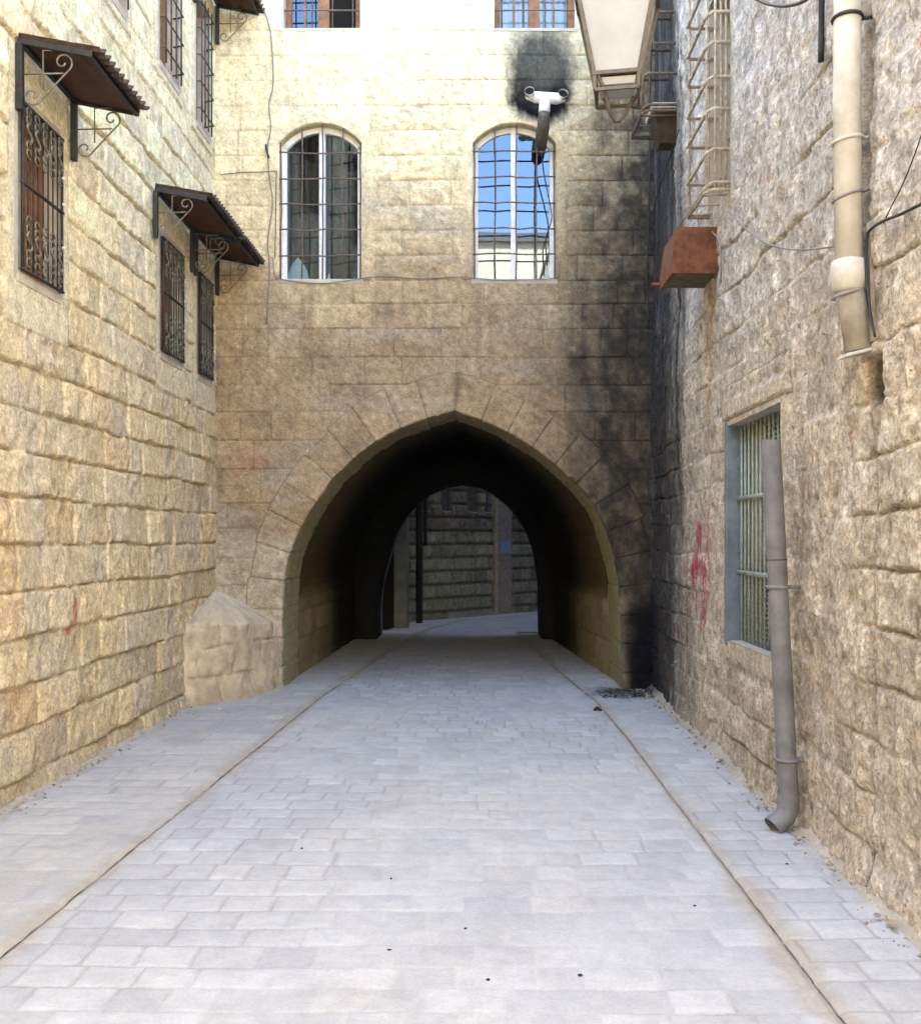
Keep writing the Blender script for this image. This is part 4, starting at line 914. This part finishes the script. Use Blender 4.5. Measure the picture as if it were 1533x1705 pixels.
# ------------------------------------------------------------------ BEYOND THE PASSAGE
def far_wall():
    A = np.array([-1.25, 18.65]); B = np.array([4.5, 24.8]); L = np.linalg.norm(B-A); d = (B-A)/L; n = np.array([d[1], -d[0]])
    root = thing('rusticated_house', 'house of rough rusticated stone courses seen through the passage', 'building', (A[0], A[1], 0))
    U = np.arange(0, L, .018); V = np.r_[np.arange(-.05, 4, .018), np.arange(4, 15, .1)]; u, v = np.meshgrid(U, V, indexing='ij')
    ci, bi, dh, dv, fr = courses(u, v, [-.1+.262*k for k in range(60)], .3, .7, 5, .006, .01)
    r1 = h2(ci, bi, 1); p = sst(.004, .05, dh)*(1-.5*(1-sst(0, .03, dv)))
    D = .04*p+.05*fbm(u*12, v*5, 5, 3)*p
    C = np.zeros(u.shape+(3,))+np.array([.34, .36, .31]); C *= (.75+.4*r1)[..., None]; C = mixc(C, [.16, .12, .13], sst(1.55, 1.75, v)*sst(2.35, 2.0, v)*.5); C = mixc(C, [.1, .08, .06], (1-p)*.6)
    # plain pilaster, and tall narrow piers above
    pil = ((u > 2.42) & (u < 2.95)); D = np.where(pil, .03, D); C = np.where(pil[..., None], np.array([.36, .34, .33]), C)
    C *= (1-.6*sst(.02, .0, abs(u-2.42)))[..., None]
    for a, b_ in ((.35, .55), (.85, 1.15), (1.6, 1.95), (2.12, 2.3)):
        m_ = (u > a) & (u < b_) & (v > 2.12); D = np.where(m_, -.08, D); C = np.where(m_[..., None], np.array([.15, .14, .15]), C)
    P = np.stack([A[0]+d[0]*u+n[0]*D, A[1]+d[1]*u+n[1]*D, v], -1); grid('wall', P, C, M_LEFT, root)
    at = lambda uu, off, z: (A[0]+d[0]*uu+n[0]*off, A[1]+d[1]*uu+n[1]*off, z)
    b = MB(); b.hexa([at(2.36, .0, -.05), at(2.36, .09, -.05), at(2.44, .09, -.05), at(2.44, .0, -.05)], [at(2.36, 0, 6), at(2.36, .09, 6), at(2.44, .09, 6), at(2.44, 0, 6)]); b.build('door_frame', M_PLAS, root)
    b = MB(); b.hexa([at(2.56, .034, 1.28), at(2.56, .045, 1.28), at(2.88, .045, 1.28), at(2.88, .034, 1.28)], [at(2.56, .034, 1.54), at(2.56, .045, 1.54), at(2.88, .045, 1.54), at(2.88, .034, 1.54)])
    tag(b.build('notice', M_SIGNB), 'small pale blue notice on the plain strip of the far house', 'notice')
    b = MB(); b.hexa([at(-.3, -.1, 0), at(-.3, -4, 0), at(L, -4, 0), at(L, -.1, 0)], [at(-.3, -.1, 15), at(-.3, -4, 15), at(L, -4, 15), at(L, -.1, 15)]); b.build('building_body', M_BODY, root)
    # left side of the lane beyond
    h = thing('side_house', 'dark house front with pale piers on the left just beyond the passage', 'building', (-1.4, 17, 0))
    b = MB(); b.box(-6, -1.9, 16.6, 19.2, 0, 12); b.box(-1.9, -1.45, 18.0, 19.2, 0, 12); b.build('wall', mat('dark_shop_front', (.05, .048, .045), .8, nscale=5, namt=.4), h)
    b = MB(); b.hexa([(-1.40, 17.2, 0), (-1.17, 17.2, 0), (-1.17, 17.75, 0), (-1.40, 17.75, 0)], [(-1.40, 17.2, 6), (-1.17, 17.2, 6), (-1.17, 17.75, 6), (-1.40, 17.75, 6)]); b.build('pier', mat('grey_pier', (.20, .21, .22), .9, nscale=6, namt=.3), h, bevel=.01)
    b = MB(); b.box(-1.9, -1.40, 17.3, 17.4, 0, 6); b.build('door', M_DARK, h)
    for x, y, r, lab in ((-1.02, 18.3, .062, 'thick black downpipe at the far left corner beyond the passage'), (-.93, 18.75, .03, 'thin black pipe beside the thick downpipe beyond the passage')):
        b = MB(); b.tube([(x, y, .0 if r > .05 else 1.45), (x, y, 1.5), (x, y, 3.9)], r, 12); o = b.build('downpipe', M_BLACK if 0 else M_IRON, None, True); tag(o, lab, 'downpipe')
        o['group'] = 'pipes beyond the passage'
far_wall()

# building behind the camera (it faces the facade and shows in the window reflections)
def far_side():
    b = MB(); b.box(3.8, 9, 16.7, 27, 0, 14); o = b.build('wall', M_BODY); tag(o, 'unseen plain wall added to keep sky light out of the lane beyond the passage', 'wall')  # added out of view to block light and darken the far lane
far_side()
def back_house():
    root = thing('opposite_house', 'sunlit pale stone house behind the viewer, reflected in the right arched window', 'building', (0, -7.5, 0))
    b = MB(); b.box(-12, 12, -12, -7.5, 0, 10.1); b.build('wall', mat('pale_sunlit_stone', (.62, .55, .42), .9, nscale=3, namt=.15, bump=.5, bscale=9), root)
    b = MB(); b.box(-12.1, 12.1, -12, -7.35, 10.1, 10.35); b.build('cornice', mat('dark_eaves', (.12, .12, .13), .8), root)
    for x in (-4.2, -1.6, 3.4):
        w_ = MB(); w_.box(x, x+.9, -7.5, -7.46, 4.6, 6.2); w_.build('window', M_DARK, root)
back_house()

# ------------------------------------------------------------------ GROUND
LCz = [0, 3.75, 5.5, 9.8, 11.5, 13.5, 16.1, 17.3, 18.6, 19.4, 20.4, 24]; LCx = [-1.85, -1.80, -1.73, -1.54, -1.40, -1.22, -.96, -.76, -.33, .2, 1.3, 5.5]
RCz = [0, 8, 9.8, 10.2, 12, 15.7, 16.6]; RCx = [1.21, 1.215, 1.18, 1.13, 1.0, .75, .72]
def paving(name, leftf, rightf, y0, y1, nu, seed, tint, slope=0, lift=0, rows=(.20, .27), ls=(.19, .34)):
    Yv = axis(y0, y1, lambda y: max(.008, .0022*y) if y > 2.6 else .03)
    t, y = np.meshgrid(np.linspace(0, 1, nu), Yv, indexing='ij'); lx = leftf(y); rx = rightf(y); x = lx+(rx-lx)*t
    cb = mkcb(y0-.2, y1+.3, *rows, seed); ci, bi, dh, dv, fr = courses(x, y+.015*np.sin(x*1.4+1), cb, *ls, seed, .014, .014)
    r1, r2, r3 = h2(ci, bi, 1), h2(ci, bi, 2), h2(ci, bi, 3); dj = np.minimum(dh, dv)
    fill = sst(-.35, .25, fbm(x*1.2, y*.9, 3, seed+3))
    p = sst(.002, .016, dj+.004*fbm(x*14, y*14, 3, 2)); p = 1-(1-p)*(1-.78*fill)
    D = .0045*p+.005*(r1-.5)*p+.003*fbm(x*10, y*10, 4, 5)+.006*fbm(x*1.2, y*1.2, 3, 6)+.0035*np.minimum(dj/.08, 1)
    D += slope*(t if slope > 0 else (t-1))
    e = np.minimum(t*(rx-lx), (1-t)*(rx-lx)); D += .008; D -= .015*sst(.022, .0, e+.008*fbm(x*9, y*9, 3, 77))
    C = np.zeros(x.shape+(3,))+np.array(tint); C *= (.90+.17*r1)[..., None]; C = mixc(C, [.375, .375, .39], sst(.62, .8, r2)*.45)
    C = mixc(C, [.48, .46, .425], sst(.0, .6, fbm(x*1.6, y*1.1, 4, seed+9))*.55)
    C = mixc(C, [.50, .48, .445], (1-sst(.003, .014, dj))*fill*.42*sst(-.3, .3, fbm(x*2.5, y*2.5, 3, 31))); C = mixc(C, [.27, .245, .22], (1-sst(.0, .012, dj))*(1-fill)*.6)
    C = mixc(C, [.37, .315, .245], sst(.10, .0, e+.07*fbm(x*3, y*3, 3, 7))*.65)
    C = mixc(C, [.35, .335, .32], sst(.1, .6, fbm(x*3.1, y*2.2+7, 4, seed+12))*.35)
    C *= (1+.08*fbm(x*9, y*9, 4, seed+4))[..., None]
    C = mixc(C, [.14, .125, .11], sst(11.0, 13.0, y)*sst(17.2, 15.6, y)*.3)  # shade of the passage painted into its floor
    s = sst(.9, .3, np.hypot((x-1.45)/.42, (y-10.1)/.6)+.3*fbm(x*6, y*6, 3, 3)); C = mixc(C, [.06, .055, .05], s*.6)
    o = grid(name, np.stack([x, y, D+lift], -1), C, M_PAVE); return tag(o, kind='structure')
lc = lambda y: np.interp(y, LCz, LCx); rc = lambda y: np.interp(y, RCz, RCx)
paving('road', lambda y: lc(y)+.002, lambda y: rc(y)-.002, -6, 16.6, 300, 3, (.435, .435, .435), rows=(.16, .225), ls=(.16, .29))
paving('pavement_left', lambda y: np.interp(y, [0, 9, 10.2, 10.5, 15, 16.4, 18.6, 19.0], [-2.75, -2.75, -2.45, -2.08, -1.98, -1.6, -1.2, -1.05])+0*y, lambda y: lc(y)-.002, -6, 19.0, 110, 8, (.45, .435, .405), slope=-.0, lift=.006, rows=(.15, .22), ls=(.3, .5))
paving('pavement_right', lambda y: rc(y)+.002, lambda y: np.interp(y, [0, 9, 10.3, 10.5, 16.4], [1.80, 1.85, 1.88, 1.60, 1.15])+0*y, -6, 16.4, 80, 9, (.44, .44, .44), lift=.006, rows=(.16, .23), ls=(.18, .3))
o = paving('road_beyond', lambda y: lc(y)+.012, lambda y: 6+0*y, 16.62, 24, 240, 13, (.40, .41, .46), rows=(.2, .27))
o = paving('pavement_beyond', lambda y: lc(y)-1.0, lambda y: lc(y)-.012, 19.02, 24, 40, 14, (.40, .41, .46))
b = MB(); b.box(-300, 300, -300, 300, -.3, -.004); tag(b.build('ground', mat('dirt', (.36, .31, .24), .95, nscale=8, namt=.3)), kind='structure')
def fillet(name, side, pts, wd, ht, seed):
    pts = np.array(pts); d = np.r_[0, np.cumsum(np.hypot(*np.diff(pts, axis=0).T))]; n = int(d[-1]/.02); s = np.linspace(0, d[-1], n)
    X = np.interp(s, d, pts[:, 0]); Y = np.interp(s, d, pts[:, 1]); T = np.stack([np.gradient(X), np.gradient(Y)], 1); T /= np.hypot(T[:, 0], T[:, 1])[:, None]
    N = np.stack([T[:, 1], -T[:, 0]], 1)*side
    k = np.linspace(0, 1, 16); ss, kk = np.meshgrid(s, k, indexing='ij'); ww = wd*(1+.28*fbm(ss*2.5, kk*0, 3, seed)+.10*fbm(ss*12, kk*0, 3, seed+3))
    z = ht*(1-kk)**1.6+.014*(1-sst(.8, 1, kk))+.010*fbm(ss*9, kk*3, 4, seed+1)*(1-kk)-.004
    P = np.stack([X[:, None]+N[:, :1]*ww*kk, Y[:, None]+N[:, 1:]*ww*kk, z], -1)
    C = np.zeros(P.shape)+np.array([.43, .38, .31]); C *= (1+.18*fbm(ss*5, kk*2, 4, seed+2))[..., None]; C = mixc(C, [.22, .18, .13], sst(.82, 1, kk)*.6)
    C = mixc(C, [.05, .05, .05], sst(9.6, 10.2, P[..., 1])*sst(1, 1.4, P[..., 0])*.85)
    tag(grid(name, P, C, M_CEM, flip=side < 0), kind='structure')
fillet('kerb_left', 1, [(-2.74, -6), (-2.74, 9.25), (-2.4, 9.75), (-2.03, 10.36)], .14, .06, 3)
fillet('kerb_right', -1, [(1.80, -6), (1.77, 3), (1.80, 8.9), (1.86, 10.36)], .11, .07, 5)

# ------------------------------------------------------------------ litter on the paving
gp = lambda px, py: (lambda Z: ((px-VX)*Z/F, Z))(1.6*F/(py-VY))
def scrap(px, py, size, m, kind, label, group, seed, hh=.25):
    x, y = gp(px, py); rs = random.Random(seed); b = MB(); n = 7
    ring = [(x+size*(.6+.5*rs.random())*cos(2*pi*i/n), y+size*(.5+.5*rs.random())*sin(2*pi*i/n)*1.1, .016+rs.random()*size*hh) for i in range(n)]
    b.v = ring+[(a, c, d+.003) for a, c, d in ring]+[(x, y, .012), (x, y, .02+size*hh)]
    for i in range(n):
        j = (i+1) % n; b.f += [(i, j, n+j, n+i), (j, i, 2*n), (n+i, n+j, 2*n+1)]
    o = b.build(kind, m); tag(o, label, 'litter', group)
for i, (px, py, s) in enumerate([(648, 1590, .012), (775, 1553, .008), (965, 1632, .010), (503, 1418, .008), (651, 1469, .007), (812, 1640, .009), (1156, 1515, .008), (1490, 1602, .012), (1310, 1445, .012), (1080, 1235, .012)]):
    scrap(px, py, s, M_LEAF, 'dry_leaf', 'tiny dark crumpled leaf lying on the paving', 'dry leaves scattered on the paving', i)
for i, (px, py, s, lab) in enumerate([(366, 1184, .018, 'white paper scrap on the left pavement below the buttress'), (443, 1211, .014, 'small white scrap near the left channel, right of the larger scrap'), (806, 1205, .010, 'tiny white scrap in the middle of the lane before the arch'), (972, 1156, .015, 'pale scrap lying in the right channel at the arch mouth'), (380, 1167, .03, 'flattened pale wrapper at the foot of the buttress')]):
    scrap(px, py, s, M_LIT, 'paper_scrap', lab, 'white scraps on the ground', 40+i)
scrap(1493, 1548, .016, M_LIT, 'paper_scrap', 'white scrap by the foot of the right wall near the photo edge', 'white scraps on the ground', 77)
def debris():
    rs = random.Random(5); b = MB()
    for i in range(240):
        t = rs.random(); x = 1.25+.55*rs.random()**.7; y = 9.75+.55*rs.random(); L = .015+.05*rs.random(); a = rs.random()*pi*2; z = .02+.03*rs.random()*(x-1.2)
        b.bar((x, y, z), (x+L*cos(a), y+L*sin(a), z+.015*rs.random()), .004+.008*rs.random(), .003)
    tag(b.build('ash_debris', M_LEAF), 'dark burnt debris heaped in the corner right of the arch', 'debris', kind='stuff')
debris()
def rubble(name, pts, side, lab, seed, n):
    rs = random.Random(seed); b = MB(); P = np.array(pts)
    for i in range(n):
        y = rs.uniform(P[0][1], P[-1][1]); x = np.interp(y, P[:, 1], P[:, 0])+side*(.02+.16*rs.random()**2.2); z = .012+max(0, .05-abs(x-np.interp(y, P[:, 1], P[:, 0]))*.4)
        q = .004+.014*rs.random()**3; k = len(b.v)
        for d in ((1, 0, 0), (-1, 0, 0), (0, 1, 0), (0, -1, 0), (0, 0, 1), (0, 0, -1)): b.v.append((x+d[0]*q*rs.uniform(.6, 1.4), y+d[1]*q*rs.uniform(.6, 1.6), z+d[2]*q*rs.uniform(.4, .9)))
        b.f += [(k+a_, k+b_, k+c_) for a_, b_, c_ in ((0, 2, 4), (2, 1, 4), (1, 3, 4), (3, 0, 4), (2, 0, 5), (1, 2, 5), (3, 1, 5), (0, 3, 5))]
    tag(b.build(name, mat('rubble_'+name, (.36, .29, .20), .95, nscale=12, namt=.6)), lab, 'gravel', kind='stuff')
rubble('gravel', [(1.70, 3.5), (1.74, 6), (1.76, 10)], -1, 'small crumbs of stone along the foot of the right wall', 3, 420)
rubble('grit', [(-2.68, 5.4), (-2.66, 9.2)], 1, 'small crumbs of stone along the foot of the left wall', 4, 220)
x_, y_ = gp(994, 1186)
b = MB(); b.tube([(x_-.03, y_, .02), (x_, y_+.02, .035), (x_+.035, y_-.01, .02)], [.012, .022, .010], 8); tag(b.build('crumpled_rag', M_LEAF, None, True), 'dark crumpled rag in the right channel just before the arch', 'rag')
# bottles and bag behind left arched window
for x, h_, m_, lab in ((-1.56, .11, M_WHITE, 'small white bottle standing inside the left arched window'), (-1.42, .07, M_RUST, 'orange jar standing inside the left arched window'), (-1.31, .06, M_WHITE, 'small white jar inside the left arched window near its right side')):
    b = MB(); y = YF+.22; zb = FWB+.0; b.tube([(x, y, zb), (x, y, zb+h_*.6), (x, y, zb+h_*.75), (x, y, zb+h_)], [.02, .02, .009, .009], 12); tag(b.build('bottle', m_, None, True), lab, 'bottle')
b = MB(); U, V = np.meshgrid(np.linspace(0, 2*pi, 24), np.linspace(0, 1, 14), indexing='ij')
rr = (.13*(1-V**2.2)+.01)*(1+.15*fbm(U*2, V*5, 3, 4)); P = np.stack([-1.90+rr*cos(1)*0+rr*np.cos(U)*.9, YF+.27+rr*np.sin(U)*.4, FWB+.0+.30*V], -1)
tag(grid('plastic_bag', P, np.zeros(P.shape)+.6, mat('pale_blue_bag', (.55, .68, .70), .6)), 'pale blue plastic bag inside the left arched window at its lower left', 'bag')
